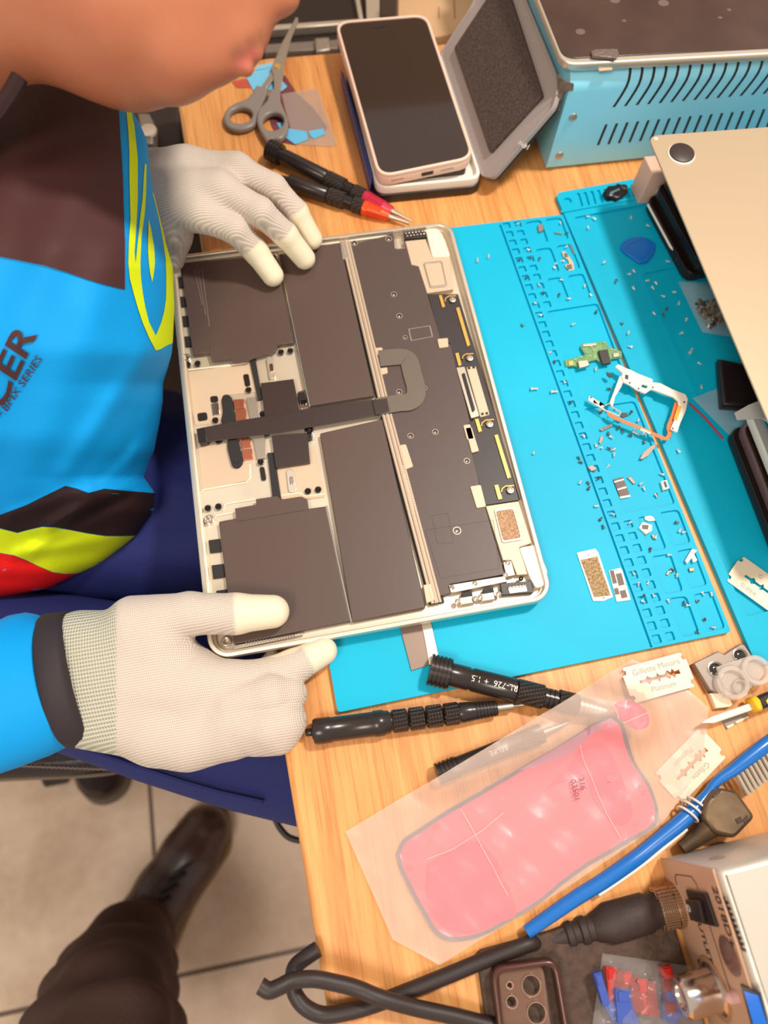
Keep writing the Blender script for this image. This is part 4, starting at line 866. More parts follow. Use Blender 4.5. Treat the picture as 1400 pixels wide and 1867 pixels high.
# ------------------------------------------------------------------ razor blades
def razor(c, axis, z, words, label):
    a, b = P(*axis[0], z), P(*axis[1], z); rot = math.atan2((b-a).y, (b-a).x); c = P(*c, z)
    out = []
    for sx, sy in ((1, 1), (-1, 1), (-1, -1), (1, -1)):
        cr = [(.0215*sx, .0062*sy), (.0190*sx, .0066*sy), (.0186*sx, .0088*sy), (.0200*sx, .0092*sy), (.0196*sx, .0110*sy)]
        out += cr if sx*sy > 0 else cr[::-1]
    slot = [(-.0125, .0009), (-.0085, .0009), (-.0068, .0026), (-.0048, .0009), (-.0012, .0009), (0, .0028), (.0012, .0009), (.0048, .0009), (.0068, .0028), (.0086, .0009), (.0102, .0030), (.0114, .0009), (.0145, .0014)]
    slot = slot+[(x, -y) for x, y in slot[::-1]]
    t = thing('razor_blade', label, 'blade', tuple(c)); M = Matrix.Translation(c) @ Matrix.Rotation(rot, 4, 'Z')
    g = G(M_razor); g.shape([out, slot], 0, .0002, 0, M); g.build('blade', t)
    g = G(mat('pale_engraving', (150, 138, 120), .5))
    for s, x, y, sz, r in words: g.text(s, M @ Matrix.Translation((x, y, .0002)) @ Matrix.Rotation(r, 4, 'Z'), sz, .00004)
    g.build('printing', t); return t
M_razor = mat('razor_steel', (222, 208, 184), .5, .2)
razor((1200, 1235), ((1141, 1250), (1258, 1218)), .0045, [('Gillette Minora', .001, .0062, .0052, 0), ('Platinum', .001, -.0062, .0048, 0)], 'cream razor blade lying flat by the tip of the plastic bag')
razor((1259, 1395), ((1215, 1440), (1300, 1352)), .0012, [('Platinum', 0, .0062, .0046, math.pi), ('Gillette', .002, -.0062, .0046, math.pi)], 'cream razor blade standing askew above the blue toothbrush')
razor((1388, 1071), ((1365, 1056), (1400, 1081)), .0045, [('SUPER', -.006, -.0072, .0042, 0), ('G', -.004, .006, .004, 0)], 'silver razor blade on the blue mat at the right edge')

# ------------------------------------------------------------------ toothbrush
tbp = spline([(960, 1700, .006, .0044), (1046, 1640, .006, .0050), (1099, 1607, .006, .0052), (1158, 1566, .0062, .0052), (1198, 1534, .0065, .0050), (1240, 1500, .0070, .0054), (1268, 1474, .0075, .0050), (1288, 1450, .008, .0036), (1308, 1424, .009, .0034), (1334, 1406, .010, .0042), (1364, 1383, .011, .0050), (1400, 1355, .012, .0052), (1440, 1326, .012, .0045)], 5)
tb_ = thing('toothbrush', 'blue toothbrush with grey bristles and white bands lying across the wood', 'toothbrush', (.16, -.29, 0))
M_tb = mat('blue_brush_plastic', (16, 106, 190), .25, coat=.3)
tbp = [(p[0], p[1], p[2]+.0030*max(0, 1-abs(p[0]-1150)/190), p[3]) for p in tbp]; tbv = [P(p[0], p[1], p[2]) for p in tbp]; g = G(M_tb); g.tube(tbv, [p[3]*.82 for p in tbp], 14, flat=.85); g.build('handle', tb_, angle=60)
M_wr = mat('white_rubber', (224, 216, 204), .5)
g = G(M_wr); st_ = [P(p[0], p[1], p[2])+V((.0030, -.0040, -.001)) for p in tbp[8:26]]; g.tube(st_, .0012, 8); g.build('grip_stripe', tb_, angle=60)
M_bri = mat('grey_bristles', (176, 162, 144), .7, bump=('noise', 1200, .5, .0005))
for i in range(13):
    for j in range(2):
        k = 1310+0; a = P(1342+i*7.5+3*j, 1413-i*5.6, .0085+.0040*j); b = a+V((.0030, -.0115, -.0015)); g = G(M_bri); g.tube([a, a.lerp(b, .6), b], [.0010, .0012, .0015], 8); g.build('bristle_tuft', tb_)
for c, n_, ln in (((1262, 1474), 2, .0062), ((1254, 1484), 1, .0062)):
    for k in range(n_):
        a = P(c[0]+k*9, c[1]-k*7, .0075); d = (P(1300, 1440, .0075)-P(1240, 1500, .0075)).normalized(); s_ = d.cross(V((0, 0, 1)))
        pts = [a+s_*math.cos(t)*ln+V((0, 0, 1))*math.sin(t)*ln+d*.001*math.cos(t) for t in [2*math.pi*i/18 for i in range(19)]]
        g = G(M_wr); g.tube(pts, .0007, 6, cap=False); tag(g.build('rubber_band'), ['white rubber band round the toothbrush neck, nearer the bristles', 'white rubber band round the toothbrush, nearer its handle end'][0 if n_ == 2 else 1] if not (n_ == 2 and k == 0) else 'middle white rubber band round the toothbrush neck', 'band')

# ------------------------------------------------------------------ hot-air nozzle
M_nz = mat('tarnished_metal', (128, 106, 82), .42, .7, bump=('noise', 60, .2, .001), var=(60, (96, 78, 60), (1, 1, 1)))
nz = thing('hot_air_nozzle', 'tarnished square metal nozzle with thin pipe beside the toothbrush', 'nozzle', (.17, -.28, 0))
g = G(M_nz); w1 = W2(ZM(862, 640, 935, 560, 1040, 585, 1140, 725, 1025, 845, 905, 815, 850, 720), .016); g.shape(rquad(w1, .003, 3), .0, .017, .0022); g.build('body', nz)
g = G(M_nz); g.tube([P(*ZM(900, 770)[0], .010), P(*ZM(820, 840)[0], .008), P(*ZM(735, 900)[0], .007)], [.0065, .0045, .0036], 14); g.build('pipe', nz)
g = G(M_dkb); g.px(ZM(1030, 738, 1060, 722, 1070, 745, 1095, 715, 1104, 725, 1085, 760, 1075, 752, 1045, 765), .017, .0175); g.build('clip_slot', nz)
g = G(M_dkb); g.px(ZM(905, 608, 950, 575, 955, 582, 912, 622), .017, .0175); g.build('clip_slot', nz)

# ------------------------------------------------------------------ power / heat control unit at the lower right
un = thing('control_unit', 'silver soldering control unit with knob, switch and printed front', 'machine', (.22, -.4, 0))
UH = .074; M_pan = mat('tan_panel', (190, 152, 122), .45); M_sil = mat('silver_paint', (204, 196, 184), .4, .3, bump=('noise', 800, .1, .0003))
u0 = P(1200, 1564); pd = (P(1290, 1867)-u0); pd.z = 0; pd.normalize(); PN = PL(u0, pd, (0, 0, 1)); xn = V((-pd.y, pd.x, 0)); xn = xn if xn.x > 0 else -xn
body = [tuple((u0+xn*.0015).xy), tuple((u0+xn*.19+pd*-.004).xy), tuple((u0+xn*.19+pd*.16).xy), tuple((u0+xn*.0015+pd*.16).xy)]
g = G(M_sil); g.shape(rquad(body, .002, 3), .002, UH, .003); g.build('housing', un)
sg = 1 if PN.n.x < 0 else -1
def pn(m, pts, t0, t1, bev=0, name='panel', par=None, holes=(), rnd=0):
    g = G(m); a, b = sorted((sg*t0, sg*t1)); q = [PN.pts(pts)]+[PN.pts(h) for h in holes]; q = [rquad(l, rnd, 4) for l in q] if rnd else q
    g.shape(q, a, b, bev, PN.M); return g.build(name, par or un)
g = G(M_pan); a, b = sorted((sg*-.0015, 0)); g.shape([[(0, .002), (.16, .002), (.16, UH-.004), (.0, UH-.004)]], a, b, .0003, PN.M); g.build('front_panel', un)
ZP = Z(1140, 1560, 5.3846)
M_bz = mat('black_bezel', (40, 28, 26), .35)
sw = pn(M_bz, ZP(620, 330, 812, 362, 925, 695, 712, 642), 0, .0018, .0004, 'power_switch')
pn(M_blkg, ZP(652, 415, 785, 430, 830, 640, 705, 622), .0018, .0040, .0006, 'rocker', sw)
g = G(M_ink); c = PN.at(*ZP(690, 500)[0]); g.text('O', PN.M @ Matrix.Translation((c[0], c[1], sg*.0041)), .005, .0001); g.build('printing', sw)
def ptxt(s, c, size, name='printing', m=M_dink):
    c = PN.at(*c); F = PN.M @ Matrix.Translation((c[0], c[1], sg*.0002))
    if sg < 0: F = F @ Matrix.Rotation(math.pi, 4, 'X') @ Matrix.Scale(1, 4)
    g = G(m); g.text(s, F, size, .0001); return g.build(name, un)
print('PANEL', PN.n, sg)
ptxt('2018D+', ZP(965, 600)[0], .0082); ptxt('OUTLET', ZP(768, 800)[0], .0066)
g = G(M_dink)
for q in (ZP(495, 185, 650, 205, 700, 280, 715, 330), ZP(495, 185, 492, 230, 510, 285), ZP(830, 690, 900, 900, 980, 1160, 1060, 1400)):
    pts = [PN.w(*PN.at(*p), sg*.0002) for p in q]; g.tube(pts, .0002, 5)
g.build('panel_line', un)
g = G(M_dink)
for i in range(9):
    c = PN.at(*ZP(985+i*21, 430+i*58)[0]); q = [(c[0]-.0012, c[1]-.0022), (c[0]+.0018, c[1]-.0022), (c[0]+.0018, c[1]+.0024), (c[0]+.0004, c[1]+.0024), (c[0]+.0004, c[1]-.0006), (c[0]-.0012, c[1]+.0002)]
    a, b = sorted((0, sg*.0002)); g.shape([q], a, b, 0, PN.M)
g.build('worn_mark', un)
nd = PN.n*sg
def pl_lathe(prof, c, m, name, par=None, seg=32):
    c = PN.at(*c); p = PN.w(*c); g = G(m); g.lathe(prof, p, p+nd, seg); return g.build(name, par or un)
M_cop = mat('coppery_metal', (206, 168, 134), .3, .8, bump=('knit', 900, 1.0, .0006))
kb = pl_lathe([(0, .0150), (.0006, .0150), (.0008, .0142)], ZP(885, 1305)[0], mat('tan_ring', (176, 136, 100), .4, .3), 'dial_plate')
c = PN.at(*ZP(890, 1310)[0]); p = PN.w(*c)
g = G(M_chrome); g.lathe([(0, .0125), (.001, .0125), (.002, .0105), (.006, .0100), (.007, .0104), (.018, .0100), (.0195, .0086), (.0195, .0060), (.0180, .0055), (.0180, .001)], p, p+nd, 40); g.build('knob', un)
pl_lathe([(-.001, .0088), (.0006, .0088), (.0008, .0072)], ZP(1028, 985)[0], mat('dull_lens', (128, 96, 84), .2, .3), 'round_window')
pl_lathe([(0, .0030), (.004, .0028), (.0055, .0016), (.006, .0004)], ZP(1090, 1380)[0], mat('clear_lamp', (226, 180, 170), .1, alpha=.8), 'indicator_lamp')
pl_lathe([(0, .0022), (.0004, .0022)], ZP(738, 1062)[0], M_blk, 'dial_hole')
q = ZP(1140, 1260, 1330, 1340, 1420, 1700, 1260, 1700); pn(M_bz, q, 0, .0008, .0002, 'display_frame'); q = ZP(1185, 1325, 1320, 1365, 1420, 1700, 1290, 1700)
m_ = mat('blue_display', (10, 130, 235), .3, emit=(0, 90, 200)); m_.node_tree.nodes['Principled BSDF'].inputs['Emission Strength'].default_value = .6; pn(m_, q, .0008, .0011, 0, 'display')
# side screws
for c in ((1312, 1540), (1308, 1566)):
    sp_ = PL(u0, xn, (0, 0, 1)); a = sp_.at(*c); nn = sp_.n if sp_.n.y > 0 else -sp_.n; p = sp_.w(*a); g = G(M_steel); g.lathe([(-.002, .0046), (.0008, .0046), (.002, .0034), (.0024, .001)], p+nn*-.001, p+nn, 16); g.build('screw', un)
# plug and its cable
pg = thing('round_plug', 'dark rubber plug with knurled copper ring screwed into the control unit', 'plug', (.1, -.31, 0))
c = PN.at(*ZP(520, 470)[0]); p0 = PN.w(c[0]+.001, c[1]-.003)
g = G(M_cop); g.lathe([(0, .0118), (.003, .0118), (.0035, .0108)], p0, p0+nd, 32); g.build('flange', pg)
g = G(M_cop); g.lathe([(.003, .0104), (.0035, .0112), (.0115, .0112), (.012, .0104)], p0, p0+nd, 36); g.build('ring', pg)
M_rb = mat('worn_black_rubber', (52, 38, 34), .6, bump=('noise', 300, .5, .0006))
ax = (nd+V((0, -.06, -.10))).normalized(); p1 = p0+nd*.010
g = G(M_rb); g.lathe([(0, .0090), (.006, .0092), (.008, .0104), (.030, .0106), (.034, .0088), (.038, .0076), (.039, .0066), (.042, .0066), (.043, .0074), (.046, .0074), (.047, .0060), (.050, .0060), (.051, .0068), (.054, .0066), (.055, .0052), (.064, .0046)], p1, p1+ax, 28); g.build('sleeve', pg)
pe = p1+ax*.062
def cable(pts, r, name, label, par=None, m=M_blk):
    g = G(m); v = [V(p[:3]) for p in spline([tuple(p) for p in pts], 8)]; g.tube(v, r, 12); o = g.build(name, par, angle=60)
    if not par: tag(o, label, 'cable')
    return o
M_cab = mat('black_cable_rubber', (44, 32, 30), .5)
T = lambda x, y, z: tuple(P(x, y, z))
cable([tuple(pe-ax*.004), tuple(pe+ax*.008), T(960, 1722, .006), T(880, 1752, .005), T(822, 1776, .005), T(742, 1808, .005), T(680, 1832, .005), T(628, 1846, .005), T(587, 1850, .005), T(556, 1836, .006), T(538, 1812, .006), T(534, 1786, .006), T(540, 1760, .005), T(580, 1730, .005)], .0042, 'plug_cable', 'black rubber cable looping from the round plug to the table edge', m=M_cab)
cable([T(474, 1797, .022), T(490, 1806, .022), T(508, 1800, .021), T(534, 1788, .0190), T(572, 1785, .0178), T(612, 1792, .0160), T(650, 1802, .0150), T(695, 1820, .0150), T(760, 1838, .011), T(830, 1853, .008), T(896, 1870, .006), T(960, 1885, .006)], .0042, 'loose_cable', 'black cable with a cut free end poking past the table edge', m=M_cab)
cable([T(500, 1490, -.30), T(512, 1512, -.30), T(530, 1528, -.30), T(560, 1530, -.30), T(600, 1500, -.30)], .003, 'thin_cable', 'thin dark cable hanging below the table edge under the glove', m=M_cab)

# ------------------------------------------------------------------ leather pad, clear case, red and blue connectors
M_lea = mat('dark_brown_leather', (66, 48, 38), .75, bump=('noise', 500, .8, .0008), var=(200, (86, 64, 50), (1, 1, 1)))
g = G(M_lea); g.shape(rquad(W2([(868, 1735), (1110, 1668), (1215, 1640), (1290, 1880), (1280, 1960), (900, 1960)], .005), .004, 4), 0, .0055, .0015); tag(g.build('leather_pad'), 'dark brown textured leather pad under the clear case and connectors', 'pad')  # real pad, its shape carried up to stand in for shade below the plug
cc = thing('clear_phone_case', 'smoky clear phone case with round camera cutouts on the leather pad', 'case', (.06, -.38, .0055))
ZV = Z(860, 1740, 3.6842)
M_smk = mat('smoky_clear', (150, 112, 92), .18, alpha=.38, spec=.8); M_smk2 = mat('smoky_edge', (84, 48, 38), .25, alpha=.85)
oq = W2([(893, 1762), (1014, 1745), (1050, 1950), (918, 1965)], .012); g = G(M_smk2); g.shape([rquad(oq, .007, 6), rquad(grow(oq, -.0030), .005, 6)], .0055, .015, .0012); g.build('edge', cc)
iq = W2(ZV(175, 100, 480, 60, 560, 700, 230, 740), .011); hs = [circ(P(*ZV(*c)[0], .011).xy, r, 22) for c, r in (((400, 210), .0052), ((435, 395), .0052), ((255, 208), .0018), ((268, 320), .0031))]
g = G(M_smk); g.shape([rquad(iq, .006, 5)]+hs, .0085, .0108, .0004); g.build('camera_plate', cc)
for h in hs:
    c = V((sum(p[0] for p in h)/22, sum(p[1] for p in h)/22)); g = G(mat('clear_rim', (196, 160, 136), .2, alpha=.8)); g.shape([h, [tuple(c+(V(p)-c)*.92) for p in h]], .0085, .0114, .0003); g.build('cutout_rim', cc)
M_red = mat('red_plastic', (190, 34, 24), .35); M_rd2 = mat('dark_red_plastic', (140, 30, 24), .35); M_blu = mat('blue_plastic', (60, 84, 168), .35)
rnd = random.Random(4)
ZV2 = ZV
rr_ = [((925+i*52, 130+i*18+rnd.uniform(-8, 8)), rnd.uniform(-.12, .12)) for i in range(6)]+[((1310, 120), .1), ((1300, 200), -.1)]
def conn(c, rot, z, mm, label, grp, ln=.016, wd=.0058):
    p = P(*ZV(*c)[0], z); t = thing('wire_connector', label, 'connector', tuple(p), grp); t.rotation_euler = (0, 0, 0); R = Matrix.Rotation(rot, 3, 'Z')
    g = G(mm); g.box(p+V((0, 0, .003)), (wd, ln, .005), M=R); g.build('body', t)
    g = G(mm); g.box(p+R @ V((0, ln*.3, .0058)), (wd*.7, ln*.3, .0014), M=R); g.build('latch', t)
for i, (c, r) in enumerate(rr_): conn((c[0], c[1]+60), r-.1, .0056+.0006*(i % 2), M_red if i % 2 == 0 else M_rd2, 'red plastic wire connector inside the clear bag by the knob', 'red connectors in the clear bag')
for i, (c, r) in enumerate((((960, 390), .3), ((1040, 420), .1), ((1000, 330), -.2), ((1310, 330), -.3), ((1345, 290), -.2), ((855, 215), .05))): conn(c, r, .0056+.004*(i % 3 == 2), M_blu, 'blue plastic wire connector inside the clear bag by the knob', 'blue connectors in the clear bag', .015, .008 if i != 5 else .004)
bag('connector_bag', [(1098, 1738), (1262, 1762), (1290, 1900), (1072, 1925)], .0056, .019, M_clear, 'crinkled clear bag full of red and blue connectors below the plug', 11, .0040, 26)

# ------------------------------------------------------------------ camera module pieces and craft knife at the right
ZY = Z(1160, 1120, 5.8333)
cm = thing('camera_module', 'grey twin-lens camera module lying on the wood at the right', 'phone part', (.235, -.2, 0))
M_gm = mat('grey_metal', (140, 126, 116), .4, .4)
g = G(M_gm); g.px(ZY(612, 522, 870, 392, 935, 425, 1110, 312, 1150, 322, 1225, 430, 1250, 770, 845, 835, 785, 800), 0, .0065, .0006); g.build('plate', cm)
for c, r in ((ZY(848, 588)[0], .0055), (ZY(1105, 440)[0], .0050)):
    p = P(*c, .0068); g = G(M_chrome); g.lathe([(0, r), (.0006, r), (.0008, r*.85), (-.0002, r*.8)], p-V((0, 0, .0004)), p+V((0, 0, 1)), 24); o = g.build('lens_ring', cm)
    g = G(mat('camera_glass', (30, 20, 18), .08, coat=1)); g.lathe([(0, r*.78), (.0004, r*.7), (.0008, r*.3), (.0008, .0002)], p-V((0, 0, .0004)), p+V((0, 0, 1)), 24); g.build('lens', o)
g = G(mat('cream_tape', (232, 216, 186), .6)); g.px(ZY(785, 838, 960, 830, 1030, 960, 1000, 985, 850, 1000), .0, .0045, .0006); g.build('label_tape', cm)
g = G(M_brz); g.px(ZY(585, 545, 612, 535, 770, 820, 745, 835), 0, .003, .0003); g.build('side_rail', cm)
rg = thing('clear_ring_holder', 'clear moulded plastic bracket with three round openings over the camera module', 'bracket', (.24, -.2, .0066))
M_cl2 = mat('clear_moulding', (226, 212, 200), .12, alpha=.42, spec=.8)
for c, ro, ri in (((1040, 720), .0105, .0070), ((1290, 590), .0095, .0062), ((1120, 770), .0048, .0034)):
    p = P(*ZY(*c)[0], .012); g = G(M_cl2); g.lathe([(0, ro), (.004, ro), (.0046, ro-.0006), (.0046, ri+.0005), (.004, ri), (0, ri)], p-V((0, 0, .0052)), p+V((0, 0, 1)), 32); g.build('ring', rg, angle=45)
g = G(M_cl2); g.px(ZY(850, 560, 1200, 440, 1290, 470, 1390, 600, 1300, 720, 1160, 830, 960, 860, 900, 700), .0072, .0085, .0004); g.build('web', rg)
kn_ = thing('craft_knife', 'pointed silver blade with yellow and black handle reaching in from the right', 'tool', (.245, -.225, 0))
g = G(mat('bright_blade', (222, 214, 202), .3, .5)); g.px(ZY(680, 1160, 800, 1085, 1262, 922, 1295, 1000, 830, 1160), .009, .0105, .0005); g.build('blade', kn_)
g = G(mat('yellow_plastic', (246, 190, 20), .4)); g.px(rquad(ZY(1232, 890, 1275, 858, 1330, 900, 1365, 1010, 1320, 1035, 1280, 990), 8, 4), .004, .0155, .0022); g.build('collar', kn_)
g = G(M_blkm); g.px(ZY(1300, 885, 1400, 830, 1700, 720, 1760, 860, 1400, 990, 1355, 1010), .003, .0145, .002); g.build('handle', kn_)
g = G(mat('yellow_plastic', (246, 190, 20), .4)); g.px(ZY(1380, 920, 1410, 880, 1450, 880, 1440, 940, 1400, 955), .0145, .0152, .0002); g.build('handle_inlay', kn_)
pt = thing('metal_plate', 'small engraved metal plate with cream windows under the craft knife', 'phone part', (.24, -.24, 0))
g = G(M_gm); g.px(ZY(905, 1120, 1150, 1020, 1208, 1085, 965, 1225), 0, .0012, .0003); g.build('plate', pt)
for q in (ZY(960, 1190, 1030, 1160, 1040, 1180, 975, 1215), ZY(1055, 1140, 1190, 1080, 1200, 1095, 1068, 1162)):
    g = G(mat('cream_tape', (232, 216, 186), .6)); g.px(q, .0012, .0015); g.build('window', pt)

# ------------------------------------------------------------------ parts on the mats
SZ = .0041
pcb = thing('circuit_board', 'small green circuit board with charging socket on the blue mat', 'circuit board', (.19, .03, SZ))
M_pcb = mat('green_circuit_board', (84, 140, 84), .45, var=(500, (130, 164, 104), (1, 1, 1)))
g = G(M_pcb); g.px(ZF(215, 160, 270, 150, 380, 118, 345, 55, 352, 30, 480, 18, 510, 8, 548, 15, 560, 50, 670, 92, 672, 140, 585, 150, 580, 180, 510, 182, 470, 155, 410, 172, 330, 215, 300, 205, 225, 210), SZ, SZ+.0011); g.build('board', pcb)
for q, m, h, nm in ((ZF(320, 165, 400, 158, 415, 200, 335, 222), M_steel, .0026, 'charging_socket'), (ZF(485, 82, 560, 72, 585, 180, 520, 190), M_board, .0026, 'audio_jack'), (ZF(358, 30, 470, 20, 474, 42, 362, 52), M_steel, .0010, 'connector'), (ZF(600, 105, 650, 98, 655, 128, 605, 135), M_steel, .0012, 'contact_block'), (ZF(245, 165, 285, 160, 290, 195, 250, 200), M_gold, .0006, 'contact_pad')):
    g = G(m); g.px(q, SZ+.0011, SZ+.0011+h, .0003); g.build(nm, pcb)
for c in ((300, 160), (390, 100), (420, 130), (445, 85), (455, 140), (530, 25), (620, 85), (270, 180), (345, 140), (430, 60), (590, 80)):
    c = P(*ZF(*c)[0], SZ+.0011); g = G(M_steel); g.box(c+V((0, 0, .0003)), (.0011, .0008, .0008), rz=c.x*90); g.build('chip', pcb)
wb = thing('phone_midframe', 'white phone bracket with an orange flex cable spanning the gap between the mats', 'phone part', (.21, 0, SZ))
M_wb = mat('white_bracket', (236, 226, 210), .4)
wz = .0095
g = G(M_wb); g.px(ZF(620, 210, 645, 190, 690, 215, 740, 235, 800, 265, 920, 312, 918, 335, 980, 342, 1075, 390, 1180, 430, 1200, 470, 1185, 560, 1140, 660, 1115, 735, 1060, 708, 1085, 650, 1130, 560, 1120, 485, 1085, 455, 970, 412, 910, 392, 860, 425, 790, 395, 740, 360, 690, 335, 668, 290, 680, 262), wz, wz+.0018, .0004, holes=[ZF(835, 350, 880, 362, 870, 385, 828, 372)]); g.build('frame', wb)
g = G(M_wb); g.px(ZF(655, 285, 695, 300, 670, 370, 620, 450, 600, 530, 668, 568, 655, 608, 540, 560, 405, 478, 412, 442, 540, 515, 575, 500, 620, 380), wz-.001, wz+.0005, .0004, holes=[ZF(452, 478, 492, 492, 485, 512, 448, 496)]); g.build('arm', wb)
fl = spline(ZF(560, 575, 600, 612, 700, 655, 850, 715, 960, 765, 1025, 785, 1052, 745, 1045, 690, 1080, 600, 1108, 500), 5); fv = [P(x, y, wz-.0006) for x, y in fl]; vs = []
for i, p in enumerate(fv):
    t = (fv[min(i+1, len(fv)-1)]-fv[max(i-1, 0)]).normalized(); s_ = V((t.y, -t.x, 0))*.00135; vs.append([p+s_+V((0, 0, .00015)), p-s_+V((0, 0, .00015)), p-s_-V((0, 0, .00015)), p+s_-V((0, 0, .00015))])
g = G(mat('orange_flex', (226, 106, 30), .35)); g.loft(vs); g.build('flex_cable', wb, angle=60)
g = G(mat('amber_flex', (240, 160, 30), .4)); g.px(ZF(1120, 522, 1148, 530, 1115, 640, 1085, 630), wz+.0018, wz+.0021); g.build('flex_pad', wb)
g = G(mat('pale_flex', (250, 200, 170), .4)); g.px(ZF(825, 700, 905, 735, 898, 750, 818, 718), wz-.0003, wz-.0001); g.build('flex_label', wb)
g = G(M_board); g.px(ZF(670, 580, 715, 580, 722, 605, 680, 618, 655, 600), wz-.0015, wz-.0005); g.build('dark_tab', wb)
g = G(M_board); g.px(ZF(550, 255, 575, 262, 600, 285, 580, 298, 555, 278), wz-.002, wz-.001); g.build('dark_tab', wb)
g = G(M_board); g.px(ZF(700, 275, 725, 280, 722, 312, 700, 305), wz+.0018, wz+.0024); g.build('dark_tab', wb)
for c in ((735, 342), (805, 388), (918, 378), (1170, 495), (1078, 705), (425, 458), (610, 560)):
    c = P(*ZF(*c)[0], wz+.0018 if c[0] > 690 else wz+.0005); g = G(M_bs); g.lathe([(0, .0007), (.0003, .0006)], c, c+V((0, 0, 1)), 10); g.build('screw', wb)
for c in (ZF(1080, 690)[0], ZF(500, 555)[0]):
    c = P(*c, SZ); g = G(M_wb); g.lathe([(-.0006, .0014), (wz-SZ, .0010)], c, c+V((0, 0, 1)), 8); g.build('peg', wb)
def chip(name, m, q, z0, z1, label, cat='phone part', bev=.0002, extra=()):
    t = thing(name, label, cat, tuple(P(*q[0], z0))); g = G(m); g.px(q, z0, z1, bev); g.build('plate', t)
    for nm, m2_, q2_, a, b in extra: g = G(m2_); g.px(q2_, a, b); g.build(nm, t)
    return t
S = SZ; M_spk = mat('speckled_gold_foam', (190, 160, 116), .8, var=(700, (120, 92, 64), (1, 1, 1)), bump=('noise', 1500, .8, .0005))
t = chip('shield_plate', M_cream, ZG(180, 377, 298, 350, 318, 375, 412, 660, 350, 685, 285, 685), S, S+.0008, 'white metal plate with speckled gold foam on the open mat', extra=[('foam', M_spk, ZG(206, 422, 312, 400, 396, 648, 292, 660), S+.0008, S+.0013), ('screw_hole', M_bs, ZG(*flat(circ((255, 392), 8, 8))), S+.0008, S+.0010), ('screw_hole', M_bs, ZG(*flat(circ((352, 665), 8, 8))), S+.0008, S+.0010)])
M_tau = mat('taupe_pad', (112, 94, 88), .6)
chip('shield_plate', M_cream, ZG(385, 492, 455, 472, 470, 485, 525, 678, 435, 690), S, S+.0008, 'white metal plate with dark square pads beside the foam plate', extra=[('pad', M_tau, ZG(392, 492, 415, 488, 438, 570, 412, 575), S+.0008, S+.0012), ('pad', M_tau, ZG(430, 512, 465, 505, 485, 580, 450, 588), S+.0008, S+.0012), ('pad', M_tau, ZG(418, 605, 442, 600, 455, 640, 428, 645), S+.0008, S+.0012), ('pad', M_tau, ZG(455, 620, 490, 612, 505, 660, 468, 668), S+.0008, S+.0012)])
chip('flat_connector', M_tau, ZF(605, 1110, 680, 1092, 740, 1245, 660, 1262, 630, 1180), .0027, .0035, 'brown flat connector with two silver lines in the long mat pocket', extra=[('silver_line', M_chrome, ZF(610, 1128, 685, 1108, 688, 1116, 613, 1136), .0035, .0037), ('silver_line', M_chrome, ZF(636, 1188, 706, 1168, 710, 1177, 640, 1197), .0035, .0037), ('silver_line', M_chrome, ZF(655, 1252, 735, 1236, 740, 1248, 660, 1263), .0035, .0037)])
chip('socket_shell', M_cream, ZF(985, 1125, 1030, 1115, 1052, 1180, 1005, 1195), .0027, .0052, 'cream socket shell at the right side of the long mat pocket', extra=[('opening', M_board, ZF(1002, 1130, 1022, 1125, 1038, 1172, 1018, 1178), .0052, .0054)])
M_dull = mat('dull_steel', (150, 134, 122), .5, .5)
chip('metal_strip', M_dull, ZF(815, 945, 840, 900, 900, 845, 945, 825, 935, 860, 885, 920, 840, 950), .0042, .0048, 'pointed steel strip lying on the mat edge below the orange flex')
chip('contact_block', M_dull, ZF(497, 708, 588, 668, 600, 685, 510, 725), .0027, .0040, 'long steel contact block below the orange flex cable', extra=[('slot', M_tau, ZF(512, 706, 585, 676, 589, 684, 517, 714), .0040, .0042)])
chip('metal_clip', M_dull, ZF(715, 1095, 745, 1088, 785, 1140, 765, 1148), .0027, .0035, 'small bent metal clip beside the brown flat connector')
chip('metal_clip', M_dull, ZF(500, 770, 525, 760, 522, 800, 500, 828, 488, 815), .0027, .0035, 'small leaf-shaped metal clip left of the screw cluster')
chip('metal_clip', M_dull, ZE(270, 215, 292, 208, 300, 240, 276, 250), .0027, .0042, 'little upright metal clip in the top mat pocket')
chip('metal_clip', M_gm, ZE(352, 248, 392, 255, 390, 261, 354, 255), .0027, .0034, 'thin dark metal strip in the top right mat pocket')
chip('bent_bracket', M_beige, ZE(388, 345, 405, 345, 425, 370, 445, 400, 450, 435, 425, 442, 402, 412, 425, 405, 418, 385, 395, 370), .0027, .0036, 'beige bent bracket with two dark pads in a mat pocket', extra=[('pad', M_tau, ZE(398, 355, 412, 353, 420, 372, 404, 374), .0036, .0039), ('pad', M_tau, ZE(412, 412, 435, 408, 440, 430, 418, 434), .0036, .0039)])
chip('metal_clip', M_dull, ZE(425, 312, 438, 312, 458, 355, 448, 358), .0027, .0034, 'thin steel strip beside the bent bracket')
chip('white_tab', M_cream, ZG(612, 148, 628, 138, 680, 140, 684, 172, 640, 176, 616, 165), .0027, .0034, 'small white metal tab above the tiny camera')
chip('tiny_camera', M_cream, ZG(578, 215, 600, 180, 662, 200, 660, 235, 625, 258), .0027, .0060, 'tiny square camera in cream housing in a mat pocket', extra=[('lens', M_tau, ZG(597, 198, 640, 200, 635, 228, 598, 225), .0060, .0064)])
chip('white_clip', M_wb, ZG(872, 425, 915, 352, 950, 360, 930, 385, 950, 425, 925, 440, 915, 410, 885, 445), .0036, .0050, 'white forked plastic clip near the right edge of the pocket mat')
chip('metal_clip', M_brz, ZG(750, 515, 760, 495, 800, 485, 800, 495, 770, 505, 762, 522), .0027, .0034, 'bronze hooked clip in the middle lower pocket')
